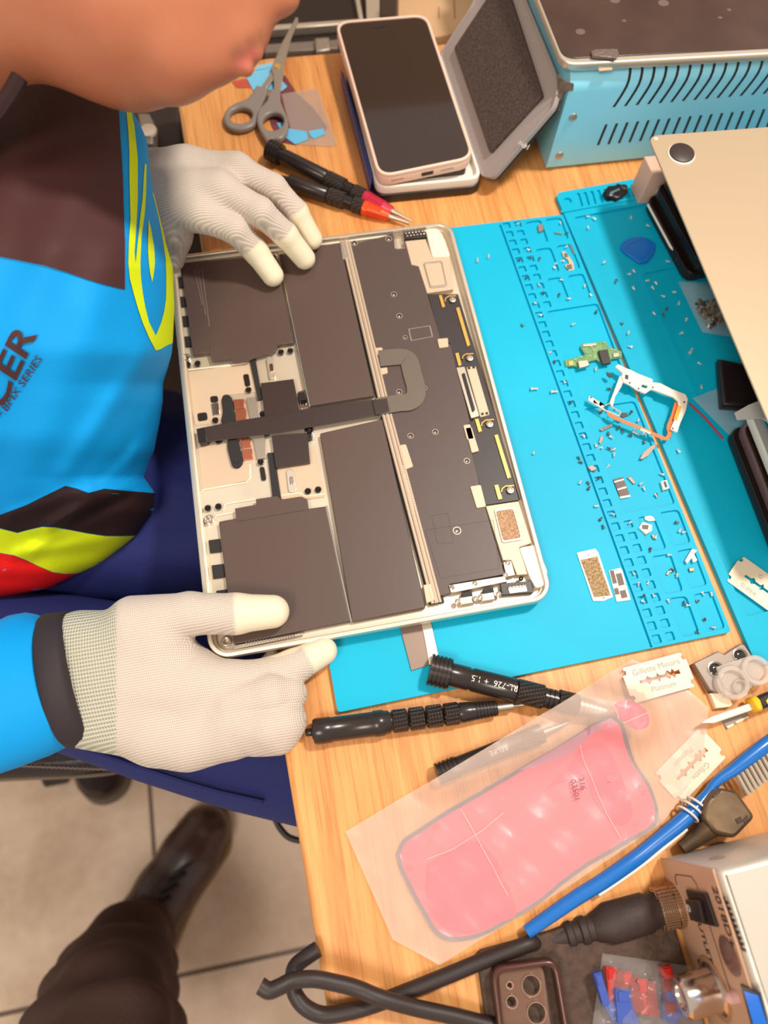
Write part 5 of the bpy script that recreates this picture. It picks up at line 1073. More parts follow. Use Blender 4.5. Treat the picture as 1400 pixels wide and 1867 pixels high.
chip('metal_clip', M_brz, ZG(895, 475, 925, 472, 932, 492, 902, 498), .0027, .0040, 'small bronze block below the white forked clip')
chip('spring_latch', M_dull, ZF(400, 1010, 440, 995, 475, 1030, 430, 1045), .0036, .0055, 'shiny round latch sitting in a small square pocket')
chip('metal_clip', M_dull, ZG(655, 262, 670, 258, 692, 285, 672, 290), .0027, .0038, 'small dark screw-like clip below the tiny camera')
bkt = thing('camera_bracket', 'black plastic camera bracket lying on the slotted mat strip', 'phone part', (.24, .18, MZ))
g = G(M_pbl); g.px(ZE(595, 48, 615, 22, 650, 18, 662, 8, 700, 20, 715, 45, 690, 70, 660, 85, 640, 75, 610, 72), MZ, .0095, .0012); g.build('body', bkt)
g = G(M_chrome); g.px(ZE(625, 52, 672, 34, 676, 42, 645, 56, 632, 72, 622, 68), .0095, .0103, .0003); g.build('clip', bkt)
c = P(*ZE(693, 32)[0], .0095); g = G(M_board); g.lathe([(-.001, .0030), (.0008, .0028), (.001, .0016), (.0004, .0014)], c, c+V((0, 0, 1)), 18); g.build('lens_well', bkt)
pk = rquad(ZE(672, 312, 720, 278, 790, 272, 850, 300, 848, 345, 808, 398, 770, 402, 725, 368, 690, 345), 12, 5)
g = G(mat('blue_pick', (10, 110, 200), .3)); g.px(pk, .0030, .0048, .0006); w_ = W2(pk, .0048); g.shape([quadshrink(w_, .66), quadshrink(w_, .60)], .0046, .0051, .0001); tag(g.build('opening_pick'), 'blue rounded plastic opening pick on the shaded mat', 'tool')

# ------------------------------------------------------------------ loose screws
from mathutils.geometry import intersect_point_tri_2d
def inpoly(p, q):
    r = False
    for i in range(len(q)):
        a, b = q[i-1], q[i]
        if (a[1] > p[1]) != (b[1] > p[1]) and p[0] < (b[0]-a[0])*(p[1]-a[1])/(b[1]-a[1])+a[0]: r = not r
    return r
M_scr = mat('bright_screw', (225, 222, 218), .3, .5); M_scd = mat('dull_screw', (110, 98, 92), .35, .6)
def screw_mesh(m, L, r):
    g = G(m); g.lathe([(0, r*1.6), (.0006, r*1.7), (.0008, r*.9), (.0010, r)]+[(.001+(L-.001)*k/5, r*(1 if k % 2 else .8)) for k in range(6)]+[(L+.0003, r*.3)], (-L/2, 0, 0), (1, 0, 0), 9)
    return g
protos = {}
def loose(c, grp, lab, big=1.0, dull=False, ang=None, name='loose_screw'):
    key = (big, dull)
    if key not in protos:
        g = screw_mesh(M_scd if dull else M_scr, .0026*big, .00062*big**.5); o = g.build('loose_screw', keep=True); protos[key] = o; fresh = True
    else: fresh = False; o = protos[key].copy(); C.objects.link(o)
    p = P(c[0], c[1], MZ); z = MZ
    if any(inpoly(p, h) for h in holes) or any(inpoly(p, h) for h in H2): z = .0026
    p = P(c[0], c[1], z); o.location = (p.x, p.y, z+.00125*big**.5); o.rotation_euler = (0, 0, ang if ang is not None else random.uniform(0, 6.28)); tag(o, lab, 'screw', grp); return o
z1 = ZB(875, 268, 945, 243)+[ZE(25, 375)[0]][:0]
for c, l in zip(z1, ('silver screw beside the laptop corner on the open mat, left of a pair', 'silver screw beside the laptop corner on the open mat, right of a pair')): loose(c, None, l, 1.3, ang=1.3)
for c, l in zip(ZE(250, 1026, 348, 1040), ('long silver screw halfway down the open mat, left of two', 'long silver screw halfway down the open mat, right of two')): loose(c, None, l, 1.9, ang=-.15)
loose(ZE(192, 712)[0], None, 'dark flat screw alone on the open mat', .9, True); loose(ZE(248, 1338)[0], None, 'small silver screw alone on the lower open mat', .9)
for c in ZE(172, 214, 222, 342, 176, 392, 232, 380, 215, 478, 275, 515, 295, 552, 258, 605, 280, 662, 330, 845, 400, 990, 430, 1090, 492, 1255)+ZF(480, 1110, 360, 770, 95, 105, 130, 180)+ZG(405, 135, 515, 190, 540, 510, 570, 580, 600, 655, 600, 690, 665, 650, 630, 572):
    loose(c, 'screws in the small square pockets', 'tiny screw lying in one of the small square pockets of the mat', .9, random.random() < .3)
for c in ZE(380, 212, 410, 262, 276, 388, 355, 412, 350, 430, 408, 328, 388, 398, 385, 490, 498, 520, 373, 565, 420, 582, 528, 565):
    loose(c, 'screws in the upper pockets', 'tiny screw lying in the six upper pockets of the mat', .95, random.random() < .25)
for c in ZF(460, 240, 565, 395, 640, 705, 675, 735, 560, 750, 585, 780, 735, 765, 770, 745, 790, 755, 825, 755, 850, 755, 800, 645, 845, 815, 495, 865, 460, 845, 565, 870, 600, 880, 605, 920, 555, 1015, 820, 1150, 845, 1190, 940, 1245, 985, 1075, 740, 585, 505, 580, 765, 728)+ZE(442, 708, 555, 645):
    loose(c, 'screws in the long pocket', 'tiny screw scattered in the long pocket around the orange flex cable', 1.05, random.random() < .2)
for c in ZF(325, 945, 340, 980, 335, 1140, 400, 1145, 405, 1185, 465, 1330)+ZG(300, 83, 330, 165, 345, 215):
    loose(c, 'screws along the pocket row', 'tiny screw lying just left of the row of square pockets', 1.0, random.random() < .4)
for c in ZG(680, 280, 815, 188, 832, 238, 860, 250, 765, 395, 815, 525, 785, 490, 685, 15, 760, 688, 860, 700, 885, 715, 980, 640, 1035, 645, 985, 808, 945, 690, 945, 888, 645, 362, 1045, 855):
    loose(c, 'screws in the lower pockets', 'tiny screw lying in the lower large pockets of the mat', 1.0, random.random() < .4)
for c in ZE(515, 180, 545, 190, 515, 235, 725, 185, 808, 225, 715, 462, 740, 448, 652, 497, 738, 532, 805, 494, 848, 507, 832, 530, 882, 570, 937, 550, 960, 604, 900, 630, 838, 655, 884, 662, 996, 686, 970, 752, 680, 705, 712, 750, 905, 400, 1060, 900, 1070, 1015, 957, 1328, 593, 405, 720, 818):
    loose(c, 'screws on the shaded mat', 'tiny silver screw scattered on the shaded mat beside the silver cover', 1.05, random.random() < .15)
loose(ZE(1018, 840)[0], None, 'largest silver screw on the shaded mat near the cover edge', 1.8)

# each loose screw gets its own place in words
def ordn(n): return ['topmost', 'second', 'third', 'fourth', 'fifth', 'sixth', 'seventh', 'eighth', 'ninth', 'tenth'][n] if n < 10 else '%d%s' % (n+1, 'th' if 10 <= n % 100 <= 19 else {1: 'st', 2: 'nd', 3: 'rd'}.get((n+1) % 10, 'th'))
def topx(p):
    c = RW @ (V(p)-CAM); return 700+FPX*c.x/-c.z, 933.5-FPX*c.y/-c.z
where = {'screws in the small square pockets': 'in the small square pockets', 'screws in the upper pockets': 'in the six upper mat pockets', 'screws in the long pocket': 'in the long mat pocket',
         'screws along the pocket row': 'just left of the square pockets', 'screws in the lower pockets': 'in the six lower mat pockets', 'screws on the shaded mat': 'on the shaded mat'}
for grp, wh in where.items():
    l = sorted([o for o in C.objects if o.get('group') == grp], key=lambda o: topx(o.location)[1])
    for i, o in enumerate(l):
        dk = o.data.materials[0] == M_scd
        o['label'] = '%s from the top of the tiny screws %s, %s' % (ordn(i) if i else 'first', wh, 'dark' if dk else 'silver')
for grp, cl in (('red connectors in the clear bag', 'red'), ('blue connectors in the clear bag', 'blue')):
    for i, o in enumerate(sorted([o for o in C.objects if o.get('group') == grp], key=lambda o: topx(o.location)[0])):
        o['label'] = '%s plastic wire connector in the clear bag, %s from the left' % (cl, ['first', 'second', 'third', 'fourth', 'fifth', 'sixth', 'seventh', 'eighth', 'ninth'][i])
# ------------------------------------------------------------------ things behind and beside the bench
ZW = Z(440, 0, 3.3333)
M_dk = mat('dark_cabinet', (44, 32, 28), .5)
side = thing('cabinet', 'dark low cabinet behind the workbench carrying the silver framed panel', 'cabinet', (.3, .75, -.75))
g = G(M_dk); g.box((.46, .75, -.42), (1.0, .60, .66)); g.build('body', side)
g = G(mat('painted_wall_edge', (120, 96, 76), .6)); g.box((.46, .75, -.085), (1.02, .62, .012)); g.build('top', side)
fz = -.079
fp = thing('framed_panel', 'black panel with silver frame lying behind the scissors', 'panel', (.0, .45, fz))
g = G(M_blkg); g.px(ZW(225, -160, 705, -190, 745, 122, 700, 300, 120, 352, 150, 180), fz, fz+.018, .001); g.build('dark_sheet', fp)
for q in (ZW(150, 152, 722, 112, 724, 136, 150, 182), ZW(672, -120, 700, -120, 742, 122, 718, 126)):
    g = G(M_alu); g.px(q, fz+.018, fz+.027, .001); g.build('frame_bar', fp)
g = G(M_gm); g.px(ZW(140, 268, 585, 238, 588, 292, 140, 320), fz+.018, fz+.026, .001); g.build('lower_rail', fp)
g = G(M_steel); g.px(ZW(445, 228, 535, 222, 540, 300, 455, 312), fz+.026, fz+.032, .002); g.build('rail_latch', fp)
g = G(M_alu); g.px(ZW(748, -200, 842, -200, 838, 135, 762, 140), fz, fz+.02, .001); tag(g.build('metal_board'), 'pale metal panel standing behind the pink-cased phone', 'panel')
g = G(M_dkb); g.px(ZW(846, -200, 950, -200, 948, 140, 842, 140), fz, fz+.014, .001); tag(g.build('gap_strip'), 'dark brown strip standing in for the shaded gap between metal panel and cardboard box', 'panel')  # dark strip put in for the shade of the gap here
cb = thing('cardboard_box', 'plain cardboard box behind the phone and its open case', 'box', (.15, .45, fz))
g = G(mat('cardboard', (206, 164, 122), .75, bump=('noise', 200, .2, .0006), var=(12, (190, 148, 108), (1, 1, 1)))); g.px(ZW(955, -200, 1600, -200, 1560, 150, 1180, 225, 952, 232), fz, fz+.07, .001); g.build('carton', cb)
for q in (ZW(1286, -60, 1292, -60, 1300, 110, 1294, 112), ZW(1196, 40, 1201, 40, 1204, 110, 1199, 110)):
    g = G(mat('cardboard_edge', (150, 108, 74), .8)); g.px(q, fz+.07, fz+.0705); g.build('flap_seam', cb)
st2 = thing('stool', 'black box added to darken the floor at the left edge of the workbench', 'stool', (-.25, .38, -.75))  # added dark box, keeps the pale floor from showing beside the table
g = G(M_dk); g.px([(60, 60), (322, 60), (332, 300), (60, 300)], -.69, -.06, .004); g.build('body', st2)
for c in ((90, 90), (300, 90), (300, 280), (90, 280)):
    p = P(*c, -.06); g = G(M_blk); g.lathe([(0, .02), (.07, .02)], (p.x, p.y, -.75), (p.x, p.y, 1), 12); g.build('foot', st2)
g = G(M_gm); g.px([(250, 205), (272, 206), (280, 222), (279, 262), (262, 262)], -.06, -.04, .002); o = g.build('latch', st2)
c = P(271, 240, -.04); g = G(M_alu); g.lathe([(0, .008), (.002, .0075), (.0025, .003)], c, c+V((0, 0, 1)), 18); g.build('button', o)
ch = thing('chair', 'black leather chair seat showing below the blue sleeve', 'chair', (-.4, -.15, -.75))
M_leb = mat('black_leather', (38, 26, 24), .3, bump=('noise', 160, .3, .001))
g = G(M_leb); g.shape(rquad(W2([(-420, 980), (120, 1040), (205, 1405), (120, 1416), (0, 1421), (-420, 1440)], -.20), .02, 5), -.27, -.20, .012); g.build('seat', ch)
g = G(mat('grey_thread', (140, 120, 108), .6))
for i in range(22): a = P(16+i*8.5, 1397+i*.35, -.198); g.tube([a, a+V((.004, .0002, 0))], .0006, 5)
g.build('stitching', ch)
c0 = P(-420, 1150, -.27); g = G(M_blk); g.lathe([(0, .03), (.42, .03)], (c0.x, c0.y, -.70), (c0.x, c0.y, 1), 16); g.build('column', ch)
for i in range(5):
    a = i*2*math.pi/5+.3; e_ = V((c0.x+.17*math.cos(a), c0.y+.17*math.sin(a), -.70)); g = G(M_blk); g.tube([(c0.x, c0.y, -.67), e_], [.022, .014], 10); g.build('leg', ch)
    g = G(M_blk); g.lathe([(0, .02), (.03, .02)], e_+V((-.015, 0, -.03)), e_+V((.015, 0, -.03)), 14); g.build('caster', ch)

# ------------------------------------------------------------------ the technician
def blendmat(o, a1, v1, ms, a2=None, v2=None, m3=None):
    """one surface whose cloth changes smoothly from one yarn or coating to another"""
    for nm, vv_ in ((a1, v1), (a2, v2)):
        if nm: at = o.data.attributes.new(nm, 'FLOAT', 'POINT'); at.data.foreach_set('value', np.asarray(vv_, dtype=np.float32))
    key = '_'.join(m.name for m in ms)
    if key not in MATS:
        m = ms[0].copy(); m.name = key; nt = m.node_tree; out = nt.nodes['Material Output']; cur = nt.nodes['Principled BSDF'].outputs[0]
        for nm, src in ((a1, ms[1]), (a2, m3)):
            if not nm: continue
            mp = {}
            for n in src.node_tree.nodes:
                if n.type == 'OUTPUT_MATERIAL': continue
                c = nt.nodes.new(n.bl_idname); mp[n] = c
                for i, s_ in enumerate(n.inputs):
                    if hasattr(s_, 'default_value'):
                        try: c.inputs[i].default_value = s_.default_value
                        except Exception: pass
                for at_ in ('operation', 'data_type'):
                    if hasattr(n, at_): setattr(c, at_, getattr(n, at_))
                for i, s_ in enumerate(n.inputs):
                    if hasattr(s_, 'default_value') and hasattr(c.inputs[i], 'default_value'):
                        try: c.inputs[i].default_value = s_.default_value
                        except Exception: pass
                if n.type == 'VALTORGB':
                    for e1, e2 in zip(c.color_ramp.elements, n.color_ramp.elements): e1.position = e2.position; e1.color = e2.color
            for l in src.node_tree.links:
                if l.to_node in mp: nt.links.new(mp[l.from_node].outputs[list(l.from_node.outputs).index(l.from_socket)], mp[l.to_node].inputs[list(l.to_node.inputs).index(l.to_socket)])
            other = [mp[n] for n in mp if n.type == 'BSDF_PRINCIPLED'][0]; at = nt.nodes.new('ShaderNodeAttribute'); at.attribute_name = nm
            mx = nt.nodes.new('ShaderNodeMixShader'); nt.links.new(at.outputs['Fac'], mx.inputs[0]); nt.links.new(cur, mx.inputs[1]); nt.links.new(other.outputs[0], mx.inputs[2]); cur = mx.outputs[0]
        nt.links.new(cur, out.inputs['Surface']); MATS[key] = m
    o.data.materials.clear(); o.data.materials.append(MATS[key])
def PD(px, py, d): return CAM+ray(px, py)*d
def hb(a, b, d=.36):       # bone from pixels, radius in pixels at that depth
    s = d/FPX; da = a[3] if len(a) > 3 else d; db = b[3] if len(b) > 3 else d
    return (tuple(PD(a[0], a[1], da)), tuple(PD(b[0], b[1], db)), a[2]*da/FPX, b[2]*db/FPX)
head = [hb((40, -90, 205), (230, -20, 190)), hb((230, -20, 190), (372, -20, 132)), hb((250, 40, 128), (322, 98, 76)), hb((320, 56, 105), (388, 56, 70)),
        hb((400, 20, 80), (440, 40, 44)), hb((425, 80, 42), (392, 106, 34)), hb((446, 84, 24), (466, 98, 13))+(.002,), hb((424, 112, 24), (448, 124, 15))+(.002,),
        hb((440, -120, 95), (470, -60, 55)), hb((470, -90, 44), (518, -8, 29)), hb((486, 4, 20), (492, 10, 16))+(.004,),
        hb((60, -330, 330), (180, -330, 320)), hb((-60, 40, 120), (-190, 190, 125, .37))]
M_skin = mat('warm_skin', (190, 122, 88), .42, sss=.06, bump=('noise', 700, .05, .0004), var=(14, (176, 104, 72), (1, 1, 1)))
M_lip = mat('lips', (196, 96, 88), .4)
vp, fs = organic(head, .010, .0026)
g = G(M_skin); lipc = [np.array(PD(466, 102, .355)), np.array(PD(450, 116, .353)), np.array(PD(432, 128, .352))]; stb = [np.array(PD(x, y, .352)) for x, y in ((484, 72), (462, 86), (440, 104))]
fv_ = np.array([vp[list(f)].mean(0) for f in fs]); dl_ = np.min([np.linalg.norm((fv_-c)*np.array([1, 1, 1]), axis=1) for c in lipc], axis=0)
k = len(vp); g.v = [V(x) for x in vp]; g.f = list(fs); g.fm = [0]*len(fs); lip_ = np.clip(1.3-np.min([np.linalg.norm(vp-c, axis=1)/r for c, r in zip(lipc, (.0046, .0056, .0056))], axis=0), 0, 1)
person = g.build('person', None, 180); blendmat(person, 'lip', lip_, [M_skin, M_lip], 'stubble', .6*np.clip(1.2-np.min([np.linalg.norm(vp-c, axis=1) for c in stb], axis=0)/.0060, 0, 1)*(1-lip_), mat('darker_skin', (96, 58, 44), .6))  # skin blended darker above the mouth
tag(person, 'person in a blue racing jersey and pale knit gloves leaning over the opened laptop', 'person')
hairb = [hb((-40, -420, 330), (150, -440, 330), .37)]
vp, fs = organic(hairb, .01, .012); g = G(mat('black_hair', (24, 18, 16), .8, bump=('noise', 300, 1, .002))); g.v = [V(x) for x in vp]; g.f = list(fs); g.fm = [0]*len(fs); g.build('hair', person, 180)

# jersey surface: designed over the picture's outline, with its own height and roundness everywhere
def interp(tab, x):
    if x <= tab[0][0]: return tab[0][1]
    for (a, b), (c, d) in zip(tab, tab[1:]):
        if x <= c: t = (x-a)/(c-a); return b+(d-b)*t
    return tab[-1][1]
XB = [(100, 180), (170, 222), (190, 234), (228, 256), (256, 268), (296, 272), (336, 276), (392, 290), (448, 304), (488, 315), (560, 318), (624, 315), (645, 313), (674, 305), (699, 297), (731, 297), (770, 291), (821, 281), (845, 270), (870, 262), (899, 283), (930, 280), (955, 262), (976, 248), (995, 225), (1027, 183), (1050, 135), (1072, 90), (1090, 0), (1110, -80)]
ZEt = [(100, .10), (300, .095), (450, .066), (560, .042), (640, .030), (700, .004), (800, -.02), (900, -.045), (1000, -.07), (1110, -.09)]
ZLt = [(100, .125), (300, .155), (450, .15), (640, .12), (800, .075), (900, .03), (1000, -.02), (1110, -.055)]
def sm(tab, x, w=14): return (interp(tab, x-w)+2*interp(tab, x)+interp(tab, x+w))/4
DD = 250.0; KA = DD       # arc parameter a = KA*theta
folds = [((380, 700), (60, 1000), 16, .0045), ((330, 720), (180, 880), 14, -.0035), ((270, 640), (120, 860), 20, .0040), ((262, 870), (90, 960), 12, .0045), ((240, 905), (60, 985), 10, -.0040), ((220, 980), (30, 1010), 12, .0040),
         ((310, 660), (295, 720), 10, .0030), ((300, 700), (240, 840), 12, .0035), ((150, 1050), (10, 1040), 12, .0035), ((60, 420), (200, 640), 40, .0020), ((20, 940), (140, 900), 12, .003)]
def jz(px, py, th):
    ze = sm(ZEt, py); zl = sm(ZLt, py); z = ze+(zl-ze)*math.sin(th) if th >= 0 else ze+.075*math.sin(th)
    if th > 0:
        for a, b, w_, am in folds:
            d = segd(V((px, py)), V(a), V(b)); z += am*math.exp(-(d/w_)**2)*math.sin(min(th, 1.57))
        z += .0010*math.sin(px*.05+py*.021)*math.sin(th)
    return z
def jpt(a, py, lift=0.0):
    th = a/KA; xb = interp(XB, py)
    if th > math.pi/2: px = xb-DD-(a-KA*math.pi/2); th = math.pi/2
    elif th < -math.pi/2: px = xb-DD+(a+KA*math.pi/2); th = -math.pi/2
    else: px = xb-DD*(1-math.cos(th))
    if a < 0: px -= 60*math.sin(min(1.57, -th))
    return P(px, py, jz(px, py, th)+lift)
def toa(px, py):
    d = interp(XB, py)-px
    if d <= 0: return .0
    return KA*math.acos(1-d/DD) if d < DD else KA*math.pi/2+(d-DD)
def tex(name, rgb): return mat(name, rgb, .65, spec=.25, bump=('noise', 1400, .35, .0004))
M_jb = tex('jersey_blue', (0, 152, 226)); M_jd = tex('jersey_dark_brown', (72, 42, 42)); M_jy = tex('jersey_yellow', (214, 232, 18)); M_jr = tex('jersey_red', (226, 20, 18)); M_jk = tex('jersey_black', (42, 24, 24))
g = G(M_jb); AM = KA*math.pi/2+200; na = 130; rows = []
for py in range(108, 1111, 6):
    t = [V(jpt(AM-2*AM*i/na, py)) for i in range(na+1)]; rows.append(t)
g.loft(rows)
def band(m, pts, lift, cell=7):
    dense = []
    for i in range(len(pts)):
        a, b = pts[i-1], pts[i]; n = max(1, int(math.dist(a, b)/5))
        dense += [(a[0]+(b[0]-a[0])*k/n, a[1]+(b[1]-a[1])*k/n) for k in range(n)]
    q = []
    for p in dense:
        c = (toa(*p), p[1])
        if not q or math.dist(c, q[-1]) > .3: q.append(c)
    g.m(m); drape(g, q, lambda a, y: jpt(max(a, 0), y, lift), cell)
def right(y0, y1): return [(interp(XB, y)+3, y) for y in range(y0, y1+(1 if y1 > y0 else -1), 5 if y1 > y0 else -5)]
band(M_jd, [(-170, 110), (216, 110), (216, 184), (220, 260), (224, 320), (226, 390), (228, 440), (228, 528), (190, 519), (160, 510), (120, 496), (80, 484), (40, 476), (0, 468), (-60, 462), (-170, 455)], .0006)
fl_out = ZJ(565, 440, 575, 500, 585, 600, 590, 700, 590, 800, 595, 1000, 588, 1100, 585, 1200, 592, 1270, 610, 1340, 630, 1410, 650, 1470, 680, 1540, 710, 1598)+[(292, 637), (304, 630)]+right(624, 352)+ZJ(695, 875)
fl_in = ZJ(725, 1000, 740, 1080, 755, 1180, 758, 1270, 757, 1360, 748, 1420, 735, 1470, 710, 1530, 680, 1470, 662, 1400, 650, 1330, 642, 1260, 640, 1200, 645, 1080, 660, 970, 666, 880, 668, 750, 660, 745, 655, 800, 650, 900, 640, 980, 630, 1080, 618, 1200, 613, 1150, 622, 1020, 628, 900, 628, 720, 612, 570, 590, 470, 580, 440)
band(M_jy, fl_out+fl_in, .0007)
band(M_jy, ZJ(677, 1000, 688, 1040, 695, 1080, 702, 1120, 705, 1160, 706, 1200, 703, 1230, 699, 1260, 693, 1287, 688, 1260, 683, 1240, 678, 1190, 675, 1150, 675, 1080), .0007)
kt_ = [(-170, 960), (-60, 950), (0, 939), (48, 921), (80, 905), (119, 886), (140, 891), (161, 899), (176, 895), (190, 891), (231, 895), (283, 899)]
kb_ = [(248, 976), (220, 977), (193, 977), (160, 972), (129, 966), (100, 961), (77, 960), (50, 966), (32, 971), (0, 963), (-60, 955), (-170, 965)]
band(M_jk, kt_+right(903, 974)+kb_, .0006)
yb_ = [(183, 1027), (162, 1040), (141, 1045), (118, 1046), (96, 1043), (70, 1032), (48, 1021), (24, 1012), (0, 1008), (-170, 1000)]
band(M_jy, [(-170, 966), (-60, 956), (0, 964), (32, 972), (50, 967), (77, 961), (100, 962), (129, 967), (160, 973), (193, 978), (220, 978), (248, 977)]+right(978, 1026)+yb_, .0006)
band(M_jr, [(-170, 1001), (0, 1009), (24, 1013), (48, 1022), (70, 1033), (96, 1044), (118, 1047), (141, 1046), (162, 1041), (183, 1028)]+right(1032, 1088)+[(-60, 1094), (-170, 1094)], .0006)
def jtext(s, end, u, size, sx, wt):
    t = G(M_jd); cu_ = bpy.data.curves.new('t', 'FONT'); cu_.body = s; cu_.size = size; cu_.align_x = 'RIGHT'; cu_.resolution_u = 3; cu_.offset = wt*size; cu_.shear = .12; cu_.fill_mode = 'FRONT'
    t.fromcurve(cu_, Matrix.Identity(4)); u = V(u).normalized(); v = V((u.y, -u.x)); v = v if v.y < 0 else -v
    if v.x > 0 and abs(v.x) > .01: v = -v if False else v
    v = V((-abs(u.y), -abs(u.x))); k = len(g.v); g.m(M_jd); vs = []
    for p in t.v:
        q = V(end)+u*(p.x*sx)+v*p.y; vs.append(jpt(toa(q.x, q.y), q.y, .0011))
    g.add(vs, t.f)
jtext('RACER', (66, 612), (.42, -.90), 64, 1.35, .02); jtext('BMX SERIES', (77, 655), (.56, -.83), 20, 1.15, .0)
jersey = g.build('jersey', person, 60)
# collar
g = G(M_jk); cpts = [PD(-60+i*12, 250-i*i*1.2-i*4, .352) for i in range(9)]; g.tube(cpts, .004, 8); g.build('collar', person)

# sleeve and cuff of the lower arm
def oring(top, bot, z, zr, n=36):
    a = P(*top, z); b = P(*bot, z); c = (a+b)/2; h = (a-b)/2
    return [c+h*math.cos(t)+V((0, 0, zr))*math.sin(t) for t in [2*math.pi*i/n for i in range(n)]]
g = G(M_jb); sl_ = [((-260, 1190), (-240, 1470)), ((-120, 1168), (-110, 1440)), ((-50, 1150), (-45, 1425)), ((0, 1139), (0, 1409)), ((30, 1123), (25, 1401)), ((55, 1119), (48, 1392)), ((72, 1122), (85, 1378)), ((90, 1130), (125, 1358))]
g.loft([oring(a, b, .010, .036+.0015*(i % 2)) for i, (a, b) in enumerate(sl_)]); g.build('sleeve', person, 60)
g = G(mat('black_rib_knit', (44, 34, 40), .7, bump=('noise', 1200, .5, .0005)))
bn = [((86, 1125), (121, 1362), .034), ((92, 1121), (127, 1366), .0365), ((125, 1117), (163, 1356), .0365), ((134, 1118), (173, 1347), .035), ((137, 1123), (174, 1340), .032)]
g.loft([oring(a, b, .010, z) for a, b, z in bn]); g.build('cuff', person, 60)
g = G(M_jb); g.tube([P(235, 345, .055), P(150, 340, .055), P(40, 320, .06)], [.026, .034, .044], 20); g.build('sleeve', person, 60)

# gloves
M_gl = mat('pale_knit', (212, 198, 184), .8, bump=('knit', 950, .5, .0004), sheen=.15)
M_gl2 = mat('coated_fingertips', (232, 220, 192), .65, bump=('noise', 1500, .5, .0003))
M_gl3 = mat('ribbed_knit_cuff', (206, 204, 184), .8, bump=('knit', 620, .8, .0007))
def bb_(*pts): 
    P_ = [(tuple(P(p[0], p[1], p[2])), p[3]) for p in pts]; return [(P_[i][0], P_[i+1][0], P_[i][1], P_[i+1][1]) for i in range(len(P_)-1)]
def glove(groups, tips, cuffpx, label=None):
    # each finger blends softly into the palm but stays apart from its neighbours
    palm = [b for b in groups[0]]; f0 = sdf_field(palm, .008); fg = [sdf_field(x, .003) for x in groups[1:]]
    def f(p):
        base = f0(p); out = base
        for q in fg:
            d = q(p); kk = .006; h = np.clip(.5+.5*(out-d)/kk, 0, 1)
            near = np.clip((base+.0)/.014, 0, 1); kk2 = kk*(1-near)+.0008; h = np.clip(.5+.5*(out-d)/kk2, 0, 1); out = out*(1-h)+d*h-kk2*h*(1-h)
        return out
    allb = [b for x in groups for b in x]; pts = np.array([b[0] for b in allb]+[b[1] for b in allb]); lo = pts.min(0)-.045; hi = pts.max(0)+.045
    vp, fs = surf_net(f, lo, hi, .0016); fc = vp
    tip = np.min([np.linalg.norm(fc-np.array(t), axis=1)-r for t, r in tips], axis=0)
    cam_ = np.array(RW); rel = (fc-np.array(CAM))@cam_.T; pxx = 700+FPX*rel[:, 0]/-rel[:, 2]
    g = G(M_gl3 if cuffpx < 0 and False else M_gl); g.v = [V(x) for x in vp]; g.f = list(fs); g.fm = [0]*len(fs); o = g.build('glove', person, 180)
    blendmat(o, 'tip', np.clip(.5-tip/.0012, 0, 1), [M_gl, M_gl2], 'cuff', np.clip(.5-(pxx-cuffpx)/4, 0, 1), M_gl3); return o
up = [bb_((240, 312, .056, .0150), (340, 306, .060, .0135), (432, 308, .062, .0105))+bb_((240, 345, .060, .017), (400, 345, .064, .0125))+bb_((240, 375, .054, .018), (365, 388, .058, .0120))+bb_((235, 400, .045, .016), (315, 415, .044, .013)),
      bb_((365, 390, .058, .0118), (428, 418, .053, .0098), (466, 458, .036, .0088), (497, 502, .0232, .0080)),
      bb_((400, 347, .064, .0120), (474, 386, .060, .0098), (520, 428, .041, .0088), (555, 471, .0232, .0080)),
      bb_((432, 310, .062, .0105), (498, 342, .056, .0094), (540, 386, .041, .0084), (569, 436, .0228, .0077)),
      bb_((440, 318, .050, .0095), (488, 350, .042, .0080), (520, 392, .026, .0070)),
      bb_((300, 405, .046, .014), (318, 432, .036, .012), (312, 470, .022, .0100))]
g_up = glove(up, [(P(497, 502, .0232), .026), (P(555, 471, .0232), .027), (P(569, 436, .0228), .026)], -999)
lw = [bb_((150, 1185, .014, .024), (285, 1180, .018, .022))+bb_((155, 1240, .008, .029), (340, 1252, .008, .0255))+bb_((165, 1290, .006, .024), (290, 1325, .004, .020), (385, 1318, .005, .0195))+bb_((290, 1335, .003, .018), (345, 1347, .003, .0168), (420, 1337, .005, .0150)),
      bb_((250, 1145, .024, .0200), (345, 1119, .030, .0128), (430, 1119, .029, .0120), (497, 1115, .0252, .0101)),
      bb_((380, 1245, .016, .0150), (468, 1243, .015, .0125), (535, 1216, .0138, .0105), (589, 1187, .0130, .0087)),
      bb_((425, 1282, .016, .0145), (492, 1268, .0190, .0135), (521, 1266, .0150, .0118), (500, 1245, .010, .009)),
      bb_((425, 1318, .013, .0150), (492, 1322, .0160, .0145), (515, 1315, .0150, .0134), (480, 1335, .012, .0110))+bb_((425, 1336, .010, .0135), (506, 1336, .0125, .0122), (470, 1345, .011, .010)),
      bb_((480, 1228, .004, .0080), (497, 1199, .0035, .0052))]
g_lo = glove(lw, [(P(500, 1115, .0252), .027), (P(592, 1185, .0100), .017)], 212)

